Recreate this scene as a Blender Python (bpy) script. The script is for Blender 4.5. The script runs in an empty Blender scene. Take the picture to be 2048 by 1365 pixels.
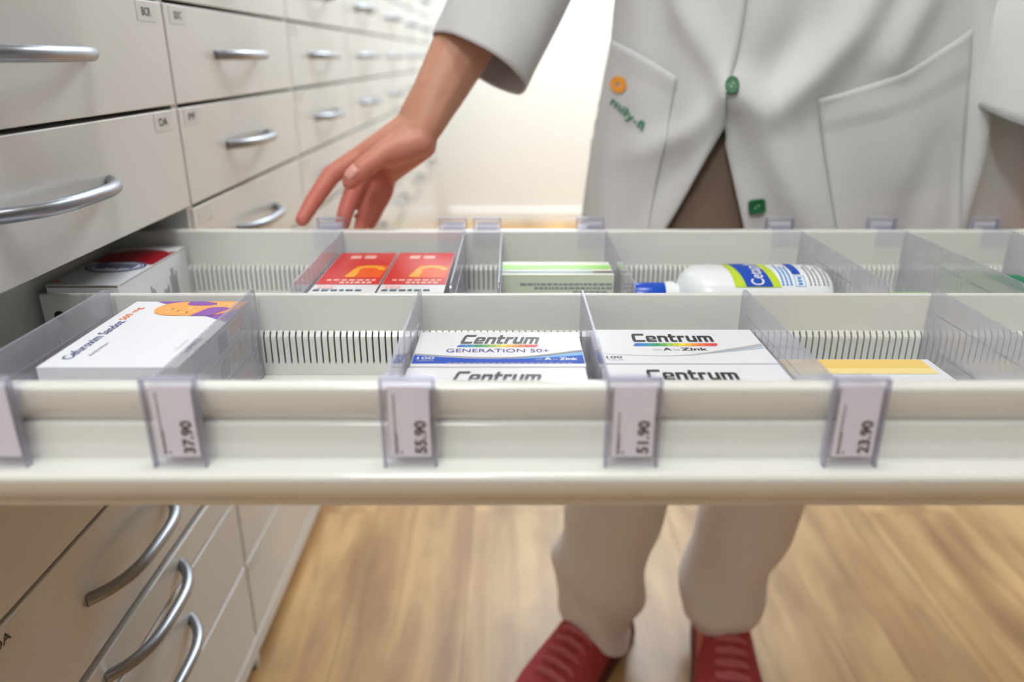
import bpy, bmesh, math, random
from mathutils import Vector, Matrix
from mathutils.bvhtree import BVHTree
random.seed(4)
S = bpy.context.scene
COL = S.collection
PI = math.pi
CZ = 0.8375          # camera height; the code below gives heights relative to the lens

# ---------------------------------------------------------------- camera
cd = bpy.data.cameras.new('camera'); cam = bpy.data.objects.new('camera', cd); COL.objects.link(cam)
cd.sensor_width = 36.0; cd.lens = 1504.0 / 2048 * 36
cam.location = (0, 0, CZ); cam.rotation_euler = (math.radians(90 - 20.72), 0, 0)
cd.dof.use_dof = True; cd.dof.focus_distance = 0.615; cd.dof.aperture_fstop = 2.8
cd.clip_start = 0.02
S.camera = cam

# ---------------------------------------------------------------- world, exposure
w = bpy.data.worlds.new('world'); S.world = w; w.use_nodes = True
w.node_tree.nodes['Background'].inputs[0].default_value = (0.9, 0.95, 1, 1)
w.node_tree.nodes['Background'].inputs[1].default_value = 0.3
vs = S.view_settings
vs.view_transform = 'Standard'; vs.look = 'None'; vs.gamma = 1.0; vs.exposure = 0.0; vs.use_curve_mapping = False

# ---------------------------------------------------------------- lights
def area(name, loc, sx, sy, power, col=(1, 0.96, 0.9), rot=(0, 0, 0)):
    l = bpy.data.lights.new(name, 'AREA'); l.shape = 'RECTANGLE'; l.size = sx; l.size_y = sy
    l.energy = power; l.color = col
    o = bpy.data.objects.new(name, l); COL.objects.link(o); o.location = loc; o.rotation_euler = rot
    return o
area('ceiling_or_fill_lamp', (0.50, 3.45, 2.52), 1.3, 0.8, 70, (0.79, 0.905, 1.0))
area('ceiling_or_fill_lamp', (0.85, 2.35, 2.52), 0.8, 0.5, 14, (0.93, 0.97, 1.0))
area('ceiling_or_fill_lamp', (0.02, 0.45, 2.52), 0.8, 0.5, 7.5, (0.93, 0.97, 1.0))
area('ceiling_or_fill_lamp', (-0.33, -0.85, 2.52), 0.5, 0.6, 27, (0.95, 0.975, 1.0))  # unseen frontal fill, added behind the camera to brighten the drawer's rail faces

for i in range(5):                     # a small ceiling spot of five diodes
    l = bpy.data.lights.new('spot_diode', 'POINT'); l.energy = 2.6; l.shadow_soft_size = 0.011; l.color = (1, 0.99, 0.97)
    o = bpy.data.objects.new('spot_diode', l); COL.objects.link(o); o.location = (-0.02 + i * 0.045, 0.42, 2.45)

# ---------------------------------------------------------------- materials
def rgb(r, g, b):
    f = lambda c: (c / 12.92 if c <= 0.04045 else ((c + 0.055) / 1.055) ** 2.4)
    return (f(r / 255), f(g / 255), f(b / 255), 1)
def mat(name, col, rough=0.5, metal=0.0, spec=0.5, var=0.03, nscale=30, bump=0.0, bscale=200, coat=0.0, sss=0.0, sheen=0.0):
    m = bpy.data.materials.new(name); m.use_nodes = True
    nt = m.node_tree; b = nt.nodes['Principled BSDF']
    b.inputs['Roughness'].default_value = rough; b.inputs['Metallic'].default_value = metal
    b.inputs['Specular IOR Level'].default_value = spec; b.inputs['Coat Weight'].default_value = coat
    b.inputs['Sheen Weight'].default_value = sheen
    if sss:
        b.inputs['Subsurface Weight'].default_value = sss; b.inputs['Subsurface Radius'].default_value = (0.01, 0.004, 0.002)
        b.inputs['Subsurface Scale'].default_value = 1.0
    tc = nt.nodes.new('ShaderNodeTexCoord'); n = nt.nodes.new('ShaderNodeTexNoise')
    n.inputs['Scale'].default_value = nscale; n.inputs['Detail'].default_value = 3
    nt.links.new(tc.outputs['Object'], n.inputs['Vector'])
    mx = nt.nodes.new('ShaderNodeMixRGB'); mx.blend_type = 'MIX'
    mx.inputs[1].default_value = tuple(c * (1 - var) for c in col[:3]) + (1,)
    mx.inputs[2].default_value = tuple(min(1, c * (1 + var)) for c in col[:3]) + (1,)
    nt.links.new(n.outputs['Fac'], mx.inputs[0]); nt.links.new(mx.outputs[0], b.inputs['Base Color'])
    if bump:
        n2 = nt.nodes.new('ShaderNodeTexNoise'); n2.inputs['Scale'].default_value = bscale; n2.inputs['Detail'].default_value = 4
        nt.links.new(tc.outputs['Object'], n2.inputs['Vector'])
        bp = nt.nodes.new('ShaderNodeBump'); bp.inputs['Strength'].default_value = bump; bp.inputs['Distance'].default_value = 0.002
        nt.links.new(n2.outputs['Fac'], bp.inputs['Height']); nt.links.new(bp.outputs[0], b.inputs['Normal'])
    return m
def clear_plastic(name, tint, milk, milkcol, rough=0.08):
    m = bpy.data.materials.new(name); m.use_nodes = True; nt = m.node_tree
    nt.nodes.remove(nt.nodes['Principled BSDF']); out = nt.nodes['Material Output']
    tr = nt.nodes.new('ShaderNodeBsdfTransparent'); tr.inputs[0].default_value = tint + (1,)
    df = nt.nodes.new('ShaderNodeBsdfDiffuse'); df.inputs[0].default_value = milkcol + (1,)
    gl = nt.nodes.new('ShaderNodeBsdfGlossy'); gl.inputs['Roughness'].default_value = rough
    gl.inputs['Color'].default_value = (0.9, 0.9, 0.95, 1)
    lw = nt.nodes.new('ShaderNodeLayerWeight'); lw.inputs['Blend'].default_value = 0.5
    pw = nt.nodes.new('ShaderNodeMath'); pw.operation = 'POWER'; pw.inputs[1].default_value = 4.0; nt.links.new(lw.outputs['Facing'], pw.inputs[0])
    fr = nt.nodes.new('ShaderNodeMath'); fr.operation = 'MULTIPLY_ADD'; fr.inputs[1].default_value = 0.55; fr.inputs[2].default_value = 0.035; nt.links.new(pw.outputs[0], fr.inputs[0])
    n = nt.nodes.new('ShaderNodeTexNoise'); n.inputs['Scale'].default_value = 25
    mr = nt.nodes.new('ShaderNodeMapRange'); mr.inputs['To Min'].default_value = milk * 0.85; mr.inputs['To Max'].default_value = milk * 1.15
    tc = nt.nodes.new('ShaderNodeTexCoord'); nt.links.new(tc.outputs['Object'], n.inputs['Vector'])
    nt.links.new(n.outputs['Fac'], mr.inputs['Value'])
    m1 = nt.nodes.new('ShaderNodeMixShader'); nt.links.new(mr.outputs[0], m1.inputs[0])
    nt.links.new(tr.outputs[0], m1.inputs[1]); nt.links.new(df.outputs[0], m1.inputs[2])
    m2 = nt.nodes.new('ShaderNodeMixShader'); nt.links.new(fr.outputs[0], m2.inputs[0])
    nt.links.new(m1.outputs[0], m2.inputs[1]); nt.links.new(gl.outputs[0], m2.inputs[2])
    nt.links.new(m2.outputs[0], out.inputs['Surface'])
    return m
M = {}
M['front'] = mat('cream_laminate', rgb(208, 206, 202), 0.22, var=0.012, nscale=4, spec=0.5)
M['carcass'] = mat('white_board', rgb(200, 200, 196), 0.5, var=0.02)
M['slot_dark'] = mat('dark_green_backing', rgb(52, 84, 76), 0.5)
M['drawer'] = mat('ivory_lacquered_metal', rgb(222, 222, 216), 0.22, var=0.01, nscale=5)
b_ = M['drawer'].node_tree.nodes['Principled BSDF']; b_.inputs['Coat Weight'].default_value = 0.6; b_.inputs['Coat Roughness'].default_value = 0.04
M['steel'] = mat('satin_aluminium', rgb(150, 153, 160), 0.32, metal=1.0, var=0.05)
M['screw'] = mat('black_hole', rgb(18, 16, 15), 0.6)
M['wall'] = mat('white_wall_paint', rgb(246, 244, 240), 0.8, var=0.01, bump=0.05, bscale=60)
M['ceil'] = mat('ceiling_paint', rgb(240, 240, 238), 0.8)
M['paper'] = mat('white_paper', rgb(244, 243, 250), 0.5, var=0.01)
M['sticker'] = mat('sticker_paper', rgb(205, 203, 200), 0.4, var=0.02)
M['ink'] = mat('black_ink', rgb(30, 26, 30), 0.5)
M['greyink'] = mat('grey_ink', rgb(120, 118, 124), 0.5)
M['midink'] = mat('mid_grey_ink', rgb(150, 150, 155), 0.5)
M['softink'] = mat('pale_grey_ink', rgb(190, 190, 194), 0.5)
M['card'] = mat('white_carton', rgb(226, 227, 231), 0.32, var=0.012, nscale=12)
M['cardin'] = mat('raw_carton_edge', rgb(130, 108, 80), 0.8)
M['plastic'] = clear_plastic('clear_acrylic', (0.95, 0.95, 0.97), 0.36, (0.66, 0.66, 0.71))
M['edge'] = clear_plastic('acrylic_edge', (0.80, 0.80, 0.88), 0.35, (0.62, 0.62, 0.72))
M['holder'] = clear_plastic('clear_tag_plastic', (0.98, 0.98, 1.0), 0.008, (0.7, 0.7, 0.8))
M['navy'] = mat('navy_ink', rgb(40, 44, 110), 0.45)
M['violetink'] = mat('violet_ink', rgb(60, 40, 140), 0.45)
M['purple'] = mat('purple_print', rgb(128, 62, 160), 0.35)
M['orange'] = mat('orange_print', rgb(250, 160, 62), 0.35)
M['orangetext'] = mat('orange_ink', rgb(236, 120, 50), 0.45)
M['paleorange'] = mat('pale_orange_print', rgb(252, 200, 140), 0.35)
M['blue'] = mat('blue_print', rgb(14, 74, 182), 0.45, spec=0.3)
M['skyblue'] = mat('light_blue_print', rgb(50, 140, 220), 0.3)
M['iceblue'] = mat('ice_blue_print', rgb(190, 212, 224), 0.3)
M['silver'] = mat('silver_grey_print', rgb(176, 176, 180), 0.3)
M['darkgrey'] = mat('dark_grey_print', rgb(66, 66, 70), 0.3)
M['red'] = mat('red_print', rgb(214, 40, 34), 0.3)
M['deepred'] = mat('deep_red_print', rgb(160, 10, 30), 0.3)
M['redorange'] = mat('orange_red_print', rgb(245, 96, 24), 0.3)
M['amber'] = mat('amber_print', rgb(252, 178, 40), 0.3)
M['pinkish'] = mat('pale_pink_ink', rgb(244, 190, 180), 0.4)
M['teal'] = mat('dark_teal_ink', rgb(40, 90, 100), 0.4)
M['greencard'] = mat('pale_green_carton', rgb(214, 222, 200), 0.4)
M['lime'] = mat('lime_print', rgb(140, 206, 50), 0.35)
M['limeyellow'] = mat('yellow_green_print', rgb(190, 214, 40), 0.35)
M['slate'] = mat('slate_print', rgb(120, 132, 136), 0.35)
M['brown'] = mat('brown_carton', rgb(92, 44, 36), 0.4)
M['yellow'] = mat('yellow_print', rgb(238, 204, 112), 0.45)
M['paleyellow'] = mat('pale_yellow_print', rgb(246, 224, 150), 0.35)
M['bottle'] = mat('white_bottle_plastic', rgb(234, 238, 240), 0.25)
M['bluecap'] = mat('blue_cap_plastic', rgb(10, 78, 196), 0.25)
M['cloth'] = mat('white_coat_cotton', rgb(206, 206, 206), 0.85, var=0.02, bump=0.12, bscale=1400, sheen=0.2)
M['seam'] = mat('coat_seam', rgb(186, 186, 186), 0.85)
M['trouser'] = mat('off_white_trouser_cotton', rgb(234, 226, 222), 0.85, var=0.03, bump=0.15, bscale=900, sheen=0.2)
M['shirt'] = mat('taupe_knit', rgb(124, 104, 90), 0.9, var=0.05, bump=0.2, bscale=900)
M['greenbutton'] = mat('green_button', rgb(18, 96, 52), 0.3)
M['greenthread'] = mat('green_embroidery', rgb(30, 128, 90), 0.7)
M['orangethread'] = mat('orange_embroidery', rgb(244, 160, 50), 0.7)
M['nail'] = mat('fingernail', rgb(226, 160, 150), 0.25)
M['hair'] = mat('dark_brown_hair', rgb(60, 42, 30), 0.5, bump=0.6, bscale=120)
M['shoe'] = mat('red_knit', rgb(182, 66, 72), 0.8, var=0.3, nscale=110, bump=0.4, bscale=500)
M['shoelight'] = mat('rose_lace', rgb(205, 112, 118), 0.8, var=0.1, nscale=200)
M['shoedark'] = mat('dark_red_sole', rgb(92, 30, 34), 0.6)
M['eyewhite'] = mat('eye_white', rgb(235, 232, 228), 0.2)
M['iris'] = mat('brown_iris', rgb(60, 40, 28), 0.2)
M['lips'] = mat('lips', rgb(180, 96, 88), 0.4)
for i, c in enumerate([(28, 96, 190), (20, 130, 205), (20, 150, 160), (26, 150, 90), (80, 170, 80), (150, 195, 60), (196, 208, 50), (240, 222, 40), (248, 184, 50), (243, 150, 50), (240, 118, 50), (228, 76, 50), (220, 54, 60)]):
    M['rb%d' % i] = mat('rainbow_print_' + 'abcdefghijklm'[i], rgb(*c), 0.35)
def skin_mat():
    m = mat('skin', rgb(205, 150, 124), 0.5, sss=0.12, var=0.06, nscale=14, bump=0.25, bscale=260)
    nt = m.node_tree; b = nt.nodes['Principled BSDF']; tc = nt.nodes.new('ShaderNodeTexCoord')
    sx = nt.nodes.new('ShaderNodeSeparateXYZ'); nt.links.new(tc.outputs['Object'], sx.inputs[0])
    mr = nt.nodes.new('ShaderNodeMapRange'); mr.inputs['From Min'].default_value = -0.06; mr.inputs['From Max'].default_value = -0.15
    nt.links.new(sx.outputs['Z'], mr.inputs['Value'])          # fingers are a redder skin than the forearm
    src = b.inputs['Base Color'].links[0].from_socket
    mx = nt.nodes.new('ShaderNodeMixRGB'); mx.inputs[2].default_value = rgb(207, 116, 101)
    nt.links.new(mr.outputs[0], mx.inputs[0]); nt.links.new(src, mx.inputs[1]); nt.links.new(mx.outputs[0], b.inputs['Base Color'])
    return m
M['skin'] = skin_mat()
def floor_mat():
    m = bpy.data.materials.new('oak_planks'); m.use_nodes = True; nt = m.node_tree; b = nt.nodes['Principled BSDF']
    N = nt.nodes.new; L = nt.links.new
    tc = N('ShaderNodeTexCoord'); br = N('ShaderNodeTexBrick'); mp = N('ShaderNodeMapping')
    mp.inputs['Rotation'].default_value = (0, 0, PI / 2); mp.inputs['Location'].default_value = (0.3, 0.075, 0)
    L(tc.outputs['Object'], mp.inputs[0]); L(mp.outputs[0], br.inputs['Vector'])
    br.inputs['Scale'].default_value = 1; br.inputs['Brick Width'].default_value = 2.6; br.inputs['Row Height'].default_value = 0.19
    br.inputs['Mortar Size'].default_value = 0.0006; br.offset = 0.37
    br.inputs['Color1'].default_value = (0.0, 0, 0, 1); br.inputs['Color2'].default_value = (1, 1, 1, 1); br.inputs['Mortar'].default_value = (0.0, 0, 0, 1)
    m2 = N('ShaderNodeMapping'); m2.inputs['Scale'].default_value = (22, 2.2, 1); L(tc.outputs['Object'], m2.inputs[0])
    ad = N('ShaderNodeVectorMath'); ad.operation = 'ADD'; L(m2.outputs[0], ad.inputs[0])
    sc = N('ShaderNodeVectorMath'); sc.operation = 'SCALE'; sc.inputs['Scale'].default_value = 23; L(br.outputs['Color'], sc.inputs[0]); L(sc.outputs[0], ad.inputs[1])
    n1 = N('ShaderNodeTexNoise'); n1.inputs['Scale'].default_value = 1.0; n1.inputs['Detail'].default_value = 7; n1.inputs['Distortion'].default_value = 0.6; L(ad.outputs[0], n1.inputs['Vector'])
    m3 = N('ShaderNodeMapping'); m3.inputs['Scale'].default_value = (9, 2.6, 1); L(tc.outputs['Object'], m3.inputs[0])
    n2 = N('ShaderNodeTexNoise'); n2.inputs['Scale'].default_value = 1.2; n2.inputs['Detail'].default_value = 3; L(m3.outputs[0], n2.inputs['Vector'])
    r1 = N('ShaderNodeValToRGB'); r1.color_ramp.elements[0].position = 0.3; r1.color_ramp.elements[0].color = rgb(172, 126, 76)
    r1.color_ramp.elements[1].position = 0.62; r1.color_ramp.elements[1].color = rgb(216, 176, 118); L(n1.outputs['Fac'], r1.inputs[0])
    r2 = N('ShaderNodeValToRGB'); r2.color_ramp.elements[0].position = 0.36; r2.color_ramp.elements[0].color = (0.52, 0.44, 0.37, 1)
    r2.color_ramp.elements[1].position = 0.55; r2.color_ramp.elements[1].color = (1, 1, 1, 1); L(n2.outputs['Fac'], r2.inputs[0])
    x = N('ShaderNodeMixRGB'); x.blend_type = 'MULTIPLY'; x.inputs[0].default_value = 0.6; L(r1.outputs[0], x.inputs[1]); L(r2.outputs[0], x.inputs[2])
    y = N('ShaderNodeMixRGB'); y.blend_type = 'MULTIPLY'; y.inputs[0].default_value = 0.16; L(x.outputs[0], y.inputs[1]); L(br.outputs['Color'], y.inputs[2])
    z = N('ShaderNodeMixRGB'); z.inputs[2].default_value = rgb(110, 76, 44); L(br.outputs['Fac'], z.inputs[0]); L(y.outputs[0], z.inputs[1])
    L(z.outputs[0], b.inputs['Base Color']); b.inputs['Roughness'].default_value = 0.38
    return m
M['floor'] = floor_mat()
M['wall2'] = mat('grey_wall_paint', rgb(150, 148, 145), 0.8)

# ---------------------------------------------------------------- mesh builder
TXT = {}
def text_geo(s, bold=0.0, shear=0.0):
    k = (s, bold, shear)
    if k not in TXT:
        c = bpy.data.curves.new('t', 'FONT'); c.body = s; c.offset = bold; c.shear = shear; c.resolution_u = 3
        o = bpy.data.objects.new('t', c); COL.objects.link(o)
        dg = bpy.context.evaluated_depsgraph_get(); dg.update()
        me = bpy.data.meshes.new_from_object(o.evaluated_get(dg))
        vv = [tuple(v.co) for v in me.vertices]; ff = [tuple(p.vertices) for p in me.polygons]
        bpy.data.objects.remove(o); bpy.data.curves.remove(c); bpy.data.meshes.remove(me)
        x0 = min(v[0] for v in vv); x1 = max(v[0] for v in vv); y0 = min(v[1] for v in vv); y1 = max(v[1] for v in vv)
        TXT[k] = ([((v[0] - x0) / (x1 - x0), (v[1] - y0) / (y1 - y0)) for v in vv], ff)
    return TXT[k]
def heavy_word(word):
    """squared heavy letters as polygons in a unit box; strokes on a grid"""
    vs_, fs = [], []; x = 0.0; xh = 0.74; h = 0.195; vt = 0.27
    def box(a, b, c, d, ca=0.0, cb=0.0, cc=0.0, cd_=0.0):     # corner cuts: bottom-left, bottom-right, top-right, top-left
        P = []
        for (px, py, dx, dy, cut) in ((a, c, 1, 1, ca), (b, c, -1, 1, cb), (b, d, -1, -1, cc), (a, d, 1, -1, cd_)):
            if cut:
                q = [(px, py + dy * cut), (px + dx * cut * .35, py + dy * cut * .3), (px + dx * cut, py)]
                if (dx * dy) < 0: q = q[::-1]
                P += q
            else: P.append((px, py))
        fs.append(list(range(len(vs_), len(vs_) + len(P)))); vs_.extend(P)
    for ch in word:
        if ch == 'C':
            w_ = 1.02; box(x, x + vt, 0.05, 0.95, .12, 0, 0, .16); box(x + .08, x + w_, 0, h + .02, 0, .06); box(x + .08, x + w_, 1 - h - .02, 1, 0, 0, .06)
        elif ch == 'e':
            w_ = 0.84; box(x, x + vt, 0.04, xh - .03, .1, 0, 0, .14); box(x + .07, x + w_ - .02, 0, h, 0, .05); box(x + .07, x + w_ - .06, xh - h + .02, xh, 0, 0, .1); box(x + w_ - vt, x + w_, 0.30, xh - .05, 0, 0, .1); box(x + vt - .02, x + w_ - .1, .29, .41)
        elif ch == 'n':
            w_ = 0.82; box(x, x + vt, 0, xh); box(x + vt - .05, x + w_ - .05, xh - h - .01, xh, 0, 0, .1); box(x + w_ - vt, x + w_, 0, xh - .05, 0, 0, .1)
        elif ch == 't':
            w_ = 0.60; box(x + .06, x + .06 + vt, 0.04, 0.96, .1); box(x - .03, x + w_, xh - h, xh); box(x + .14, x + w_, 0, h, 0, .04)
        elif ch == 'r':
            w_ = 0.60; box(x, x + vt, 0, xh); box(x + vt - .04, x + w_, xh - h - .02, xh, 0, .04)
        elif ch == 'u':
            w_ = 0.82; box(x, x + vt, 0.05, xh, .12); box(x + .08, x + w_ - .1, 0, h + .01); box(x + w_ - vt, x + w_, 0, xh)
        elif ch == 'm':
            w_ = 1.22; box(x, x + vt, 0, xh); box(x + vt - .05, x + w_ - .05, xh - h, xh, 0, 0, .1); box(x + .49, x + .49 + vt, 0, xh - .05); box(x + w_ - vt, x + w_, 0, xh - .05, 0, 0, .1)
        x += w_ + 0.11
    W = x - 0.11
    return [(a / W, b) for a, b in vs_], fs
class MB:
    def __init__(s): s.v = []; s.f = []; s.m = []; s.ms = []
    def mi(s, m):
        m = M[m]
        if m not in s.ms: s.ms.append(m)
        return s.ms.index(m)
    def add(s, vs_, fs, m):
        b = len(s.v); s.v += [Vector(p) for p in vs_]; i = s.mi(m)
        for f in fs: s.f.append([b + k for k in f]); s.m.append(i)
        return s
    def box(s, x0, x1, y0, y1, z0, z1, m):
        P = [(x, y, z) for z in (z0, z1) for y in (y0, y1) for x in (x0, x1)]
        return s.add(P, [(0, 2, 3, 1), (4, 5, 7, 6), (0, 1, 5, 4), (2, 6, 7, 3), (0, 4, 6, 2), (1, 3, 7, 5)], m)
    def prism(s, prof, axis, a, b, m):       # profile in the other two axes, in order
        n = len(prof)
        def P(t, p):
            return {'x': (t, p[0], p[1]), 'y': (p[0], t, p[1]), 'z': (p[0], p[1], t)}[axis]
        V = [P(a, p) for p in prof] + [P(b, p) for p in prof]
        F = [[i, (i + 1) % n, n + (i + 1) % n, n + i] for i in range(n)] + [list(range(n))[::-1], list(range(n, 2 * n))]
        return s.add(V, F, m)
    def poly(s, pts, m): return s.add(pts, [list(range(len(pts)))], m)
    def text(s, t, O, R, U, m, bold=0.0, shear=0.0):
        vv, ff = text_geo(t, bold, shear); O = Vector(O); R = Vector(R); U = Vector(U)
        return s.add([O + R * a + U * b for a, b in vv], ff, m)
    def heavy(s, t, O, R, U, m, shear=0.0):
        vv, ff = heavy_word(t); O = Vector(O); R = Vector(R); U = Vector(U)
        return s.add([O + R * (a * (1 - shear) + shear * b) + U * b + V(0, 0, 0.00001 * (i % 7)) for i, (a, b) in enumerate(vv)], ff, m)
    def loft(s, rings, m, closed=True, caps=True):
        n = len(rings[0]); V = [p for r in rings for p in r]; F = []
        for i in range(len(rings) - 1):
            for j in range(n if closed else n - 1):
                k = (j + 1) % n; F.append([i * n + j, i * n + k, (i + 1) * n + k, (i + 1) * n + j])
        if caps and closed: F += [list(range(n))[::-1], [(len(rings) - 1) * n + j for j in range(n)]]
        return s.add(V, F, m)
    def tube(s, pts, rad, m, n=12, sq=(1, 1)):
        pts = [Vector(p) for p in pts]; rings = []; up = None
        for i, p in enumerate(pts):
            t = (pts[min(i + 1, len(pts) - 1)] - pts[max(i - 1, 0)]).normalized()
            if up is None: up = t.orthogonal().normalized()
            up = (up - t * up.dot(t)).normalized(); sd = t.cross(up)
            r = rad[i] if isinstance(rad, (list, tuple)) else rad
            rings.append([p + up * (r * sq[0] * math.cos(2 * PI * k / n)) + sd * (r * sq[1] * math.sin(2 * PI * k / n)) for k in range(n)])
        return s.loft(rings, m)
    def build(s, name, parent=None, origin=None, smooth=None, bevel=0, seg=2, fix=True):
        o3 = Vector(origin) if origin is not None else (Vector(parent_world(parent)) if parent else Vector((0, 0, 0)))
        me = bpy.data.meshes.new(name); me.from_pydata([v - o3 for v in s.v], [], s.f)
        for m in s.ms: me.materials.append(m)
        me.polygons.foreach_set('material_index', s.m)
        if fix:
            bm = bmesh.new(); bm.from_mesh(me); bmesh.ops.recalc_face_normals(bm, faces=bm.faces); bm.to_mesh(me); bm.free()
        if smooth:
            me.polygons.foreach_set('use_smooth', [True] * len(me.polygons)); me.set_sharp_from_angle(angle=math.radians(smooth))
        o = bpy.data.objects.new(name, me); COL.objects.link(o)
        if parent: o.parent = parent; o.location = o3 - Vector(parent_world(parent)); o['_w'] = tuple(o3)
        else: o.location = o3; o['_w'] = tuple(o3)
        if bevel:
            b = o.modifiers.new('bevel', 'BEVEL'); b.width = bevel; b.segments = seg; b.limit_method = 'ANGLE'; b.angle_limit = math.radians(35)
        return o
def parent_world(p): return p['_w']
def tag(o, label=None, cat=None, group=None, kind=None):
    if label: o['label'] = label
    if cat: o['category'] = cat
    if group: o['group'] = group
    if kind: o['kind'] = kind
    return o
def thing(name, loc, label, cat, group=None):
    o = bpy.data.objects.new(name, None); COL.objects.link(o); o.location = loc; o.empty_display_size = 0.05; o['_w'] = tuple(loc)
    return tag(o, label, cat, group)
def copy_tree(o, parent=None):
    c = o.copy(); COL.objects.link(c)
    if parent: c.parent = parent
    for ch in list(o.children): copy_tree(ch, c)
    return c
def V(*a): return Vector(a)
FZ = -CZ
XC = -0.37

# ---------------------------------------------------------------- room
def struct(name, mb, **k): return tag(mb.build(name, **k), kind='structure', label=None)
struct('floor', MB().box(-1.1, 3.0, -1.6, 4.1, FZ - 0.05, FZ, 'floor'))
struct('ceiling', MB().box(-1.1, 3.0, -1.6, 4.1, 1.75, 1.8, 'ceil'))
struct('wall_back', MB().box(-1.1, 3.0, 4.06, 4.16, FZ, 1.75, 'wall'))
struct('wall_left', MB().box(-1.1, -1.0, -1.6, 4.06, FZ, 1.75, 'wall'))
struct('wall_right', MB().box(3.0, 3.1, -1.6, 4.06, FZ, 1.75, 'wall2'))
struct('wall_front', MB().box(-1.1, 3.0, -1.7, -1.6, FZ, 1.75, 'wall2'))
bb = MB(); bb.prism([(4.045, FZ), (4.06, FZ), (4.06, FZ + 0.065), (4.05, FZ + 0.065), (4.045, FZ + 0.058)], 'x', -0.34, 3.0, 'wall')
struct('baseboard_back', bb)

# ---------------------------------------------------------------- drawer cabinets
Y1, CW = 0.868, 0.472
EDGES = [-0.7865, -0.66, -0.551, -0.5016, -0.3836, -0.272, -0.1625, -0.051, 0.0563, 0.164, 0.272, 0.38]
def handle_mb(yc, zc, x=XC, L=0.168, sgn=1):
    h = MB(); pts = []; n = 22
    for i in range(n + 1):
        t = -1 + 2 * i / n
        off = 0.027 * (1 - abs(t) ** 3.2)
        pts.append((x + sgn * (off - 0.001 if 0 < i < n else -0.001), yc + t * L / 2, zc))
    h.tube(pts, 0.0062, 'steel', n=14, sq=(1.0, 0.95))
    return h
def front_mb(y0, y1, z0, z1, x=XC, sgn=1):
    xs = sorted((x - sgn * 0.018, x)); return MB().box(xs[0], xs[1], y0, y1, z0, z1, 'front')
def sticker_mb(yc, zc, s=None, w=0.042, h=0.018, x=XC, sgn=1):
    m = MB(); xs = sorted((x - sgn * 0.0001, x + sgn * 0.0004)); m.box(xs[0], xs[1], yc - w / 2, yc + w / 2, zc - h / 2, zc + h / 2, 'sticker')
    if s:
        m.text(s, (x + 0.0006, yc - 0.010, zc - 0.004), (0, 0.020, 0), (0, 0, 0.008), 'ink', bold=0.02)
    return m
COLLAB = ['nearest the camera, holding the pulled-out drawer', 'just behind the pulled-out drawer',
          'third from the camera, behind the reaching hand', 'fourth from the camera, seen above the wrist', 'fifth from the camera, small and blurred',
          'sixth from the camera, small and blurred', 'farthest from the camera, near the back wall']
STK = {(0, 7): ('far', 'BCR'), (0, 6): ('far', 'DA'), (1, 7): ('near', 'SDC'), (1, 6): ('near', 'PF'), (1, 5): ('near', None), (0, 3): ('near', 'OA')}
def cabinet(ci, x=XC, sgn=1, y0=None, label='', group='columns of white drawer cabinets'):
    y0 = Y1 - CW + ci * CW if y0 is None else y0
    y1 = y0 + CW
    c = thing('drawer_cabinet', (x - sgn * 0.3, (y0 + y1) / 2, FZ), label, 'cabinet', group)
    xb = x - sgn * 0.58; xf = x - sgn * 0.003
    b = MB()
    def bx(xa, xc_, *r): b.box(min(xa, xc_), max(xa, xc_), *r)
    bx(xb, xf, y0 + 0.0002, y0 + 0.0082, FZ + 0.001, 1.21, 'carcass'); bx(xb, xf, y1 - 0.0082, y1 - 0.0002, FZ + 0.001, 1.21, 'carcass')
    bx(xb, xb + sgn * 0.01, y0 + 0.0082, y1 - 0.0082, FZ + 0.001, 1.21, 'carcass')
    bx(xb, x - sgn * 0.02, y0 + 0.0082, y1 - 0.0082, -0.805, -0.79, 'carcass'); bx(xb, xf, y0 + 0.0082, y1 - 0.0082, 1.195, 1.21, 'carcass')
    b.build('carcass', c)
    front_mb(y0 + 0.0, y1 - 0.0, FZ + 0.022, EDGES[0] - 0.002, x - sgn * 0.0, sgn).build('plinth_panel', c, bevel=0.001)
    for ri in range(len(EDGES) - 1):
        if ci == 0 and ri == 5 and sgn > 0: continue          # this drawer stands open
        z0, z1 = EDGES[ri] + 0.0015, EDGES[ri + 1] - 0.0025
        if ri == 3: z1 -= 0.0
        if ri == 2: z0, z1 = EDGES[2] + 0.0015, EDGES[3] - 0.009
        zc = (z0 + z1) / 2; yc = (y0 + y1) / 2
        f = front_mb(y0 + 0.002, y1 - 0.002, z0, z1, x, sgn).build('drawer_front', c, origin=(x - sgn * 0.009, yc, zc), bevel=0.0012)
        if ci == 0 or ri > 2 or sgn < 0: handle_mb(yc - 0.016, zc, x, sgn=sgn).build('handle', f, smooth=60)
        if sgn > 0:
            side, s = STK.get((ci, ri), ('near', None))
            sy = y1 - 0.040 if side == 'far' else y0 + 0.036
            if (ci, ri) == (0, 3): sy = 0.432
            if ci < 3: sticker_mb(sy, z1 - 0.011, s, x=x).build('label_sticker', f)
    f = front_mb(y0 + 0.002, y1 - 0.002, EDGES[-1] + 0.0015, 1.208, x, sgn).build('cupboard_door', c, origin=(x - sgn * 0.009, (y0 + y1) / 2, 0.8), bevel=0.0012)
    handle_mb((y0 + y1) / 2, 0.46, x, sgn=sgn).build('handle', f, smooth=60)
    return c
for ci in range(7):
    cabinet(ci, label='tall white cabinet of drawers with bow handles, ' + COLLAB[ci])
RL = ['nearest of the row', 'second of the row', 'third of the row', 'farthest of the row']
for k in range(4):
    cabinet(k + 1, x=2.05, sgn=-1, y0=2.05 + k * CW, label='white drawer cabinet across the room behind the person, ' + RL[k], group='drawer cabinets across the room')

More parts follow.
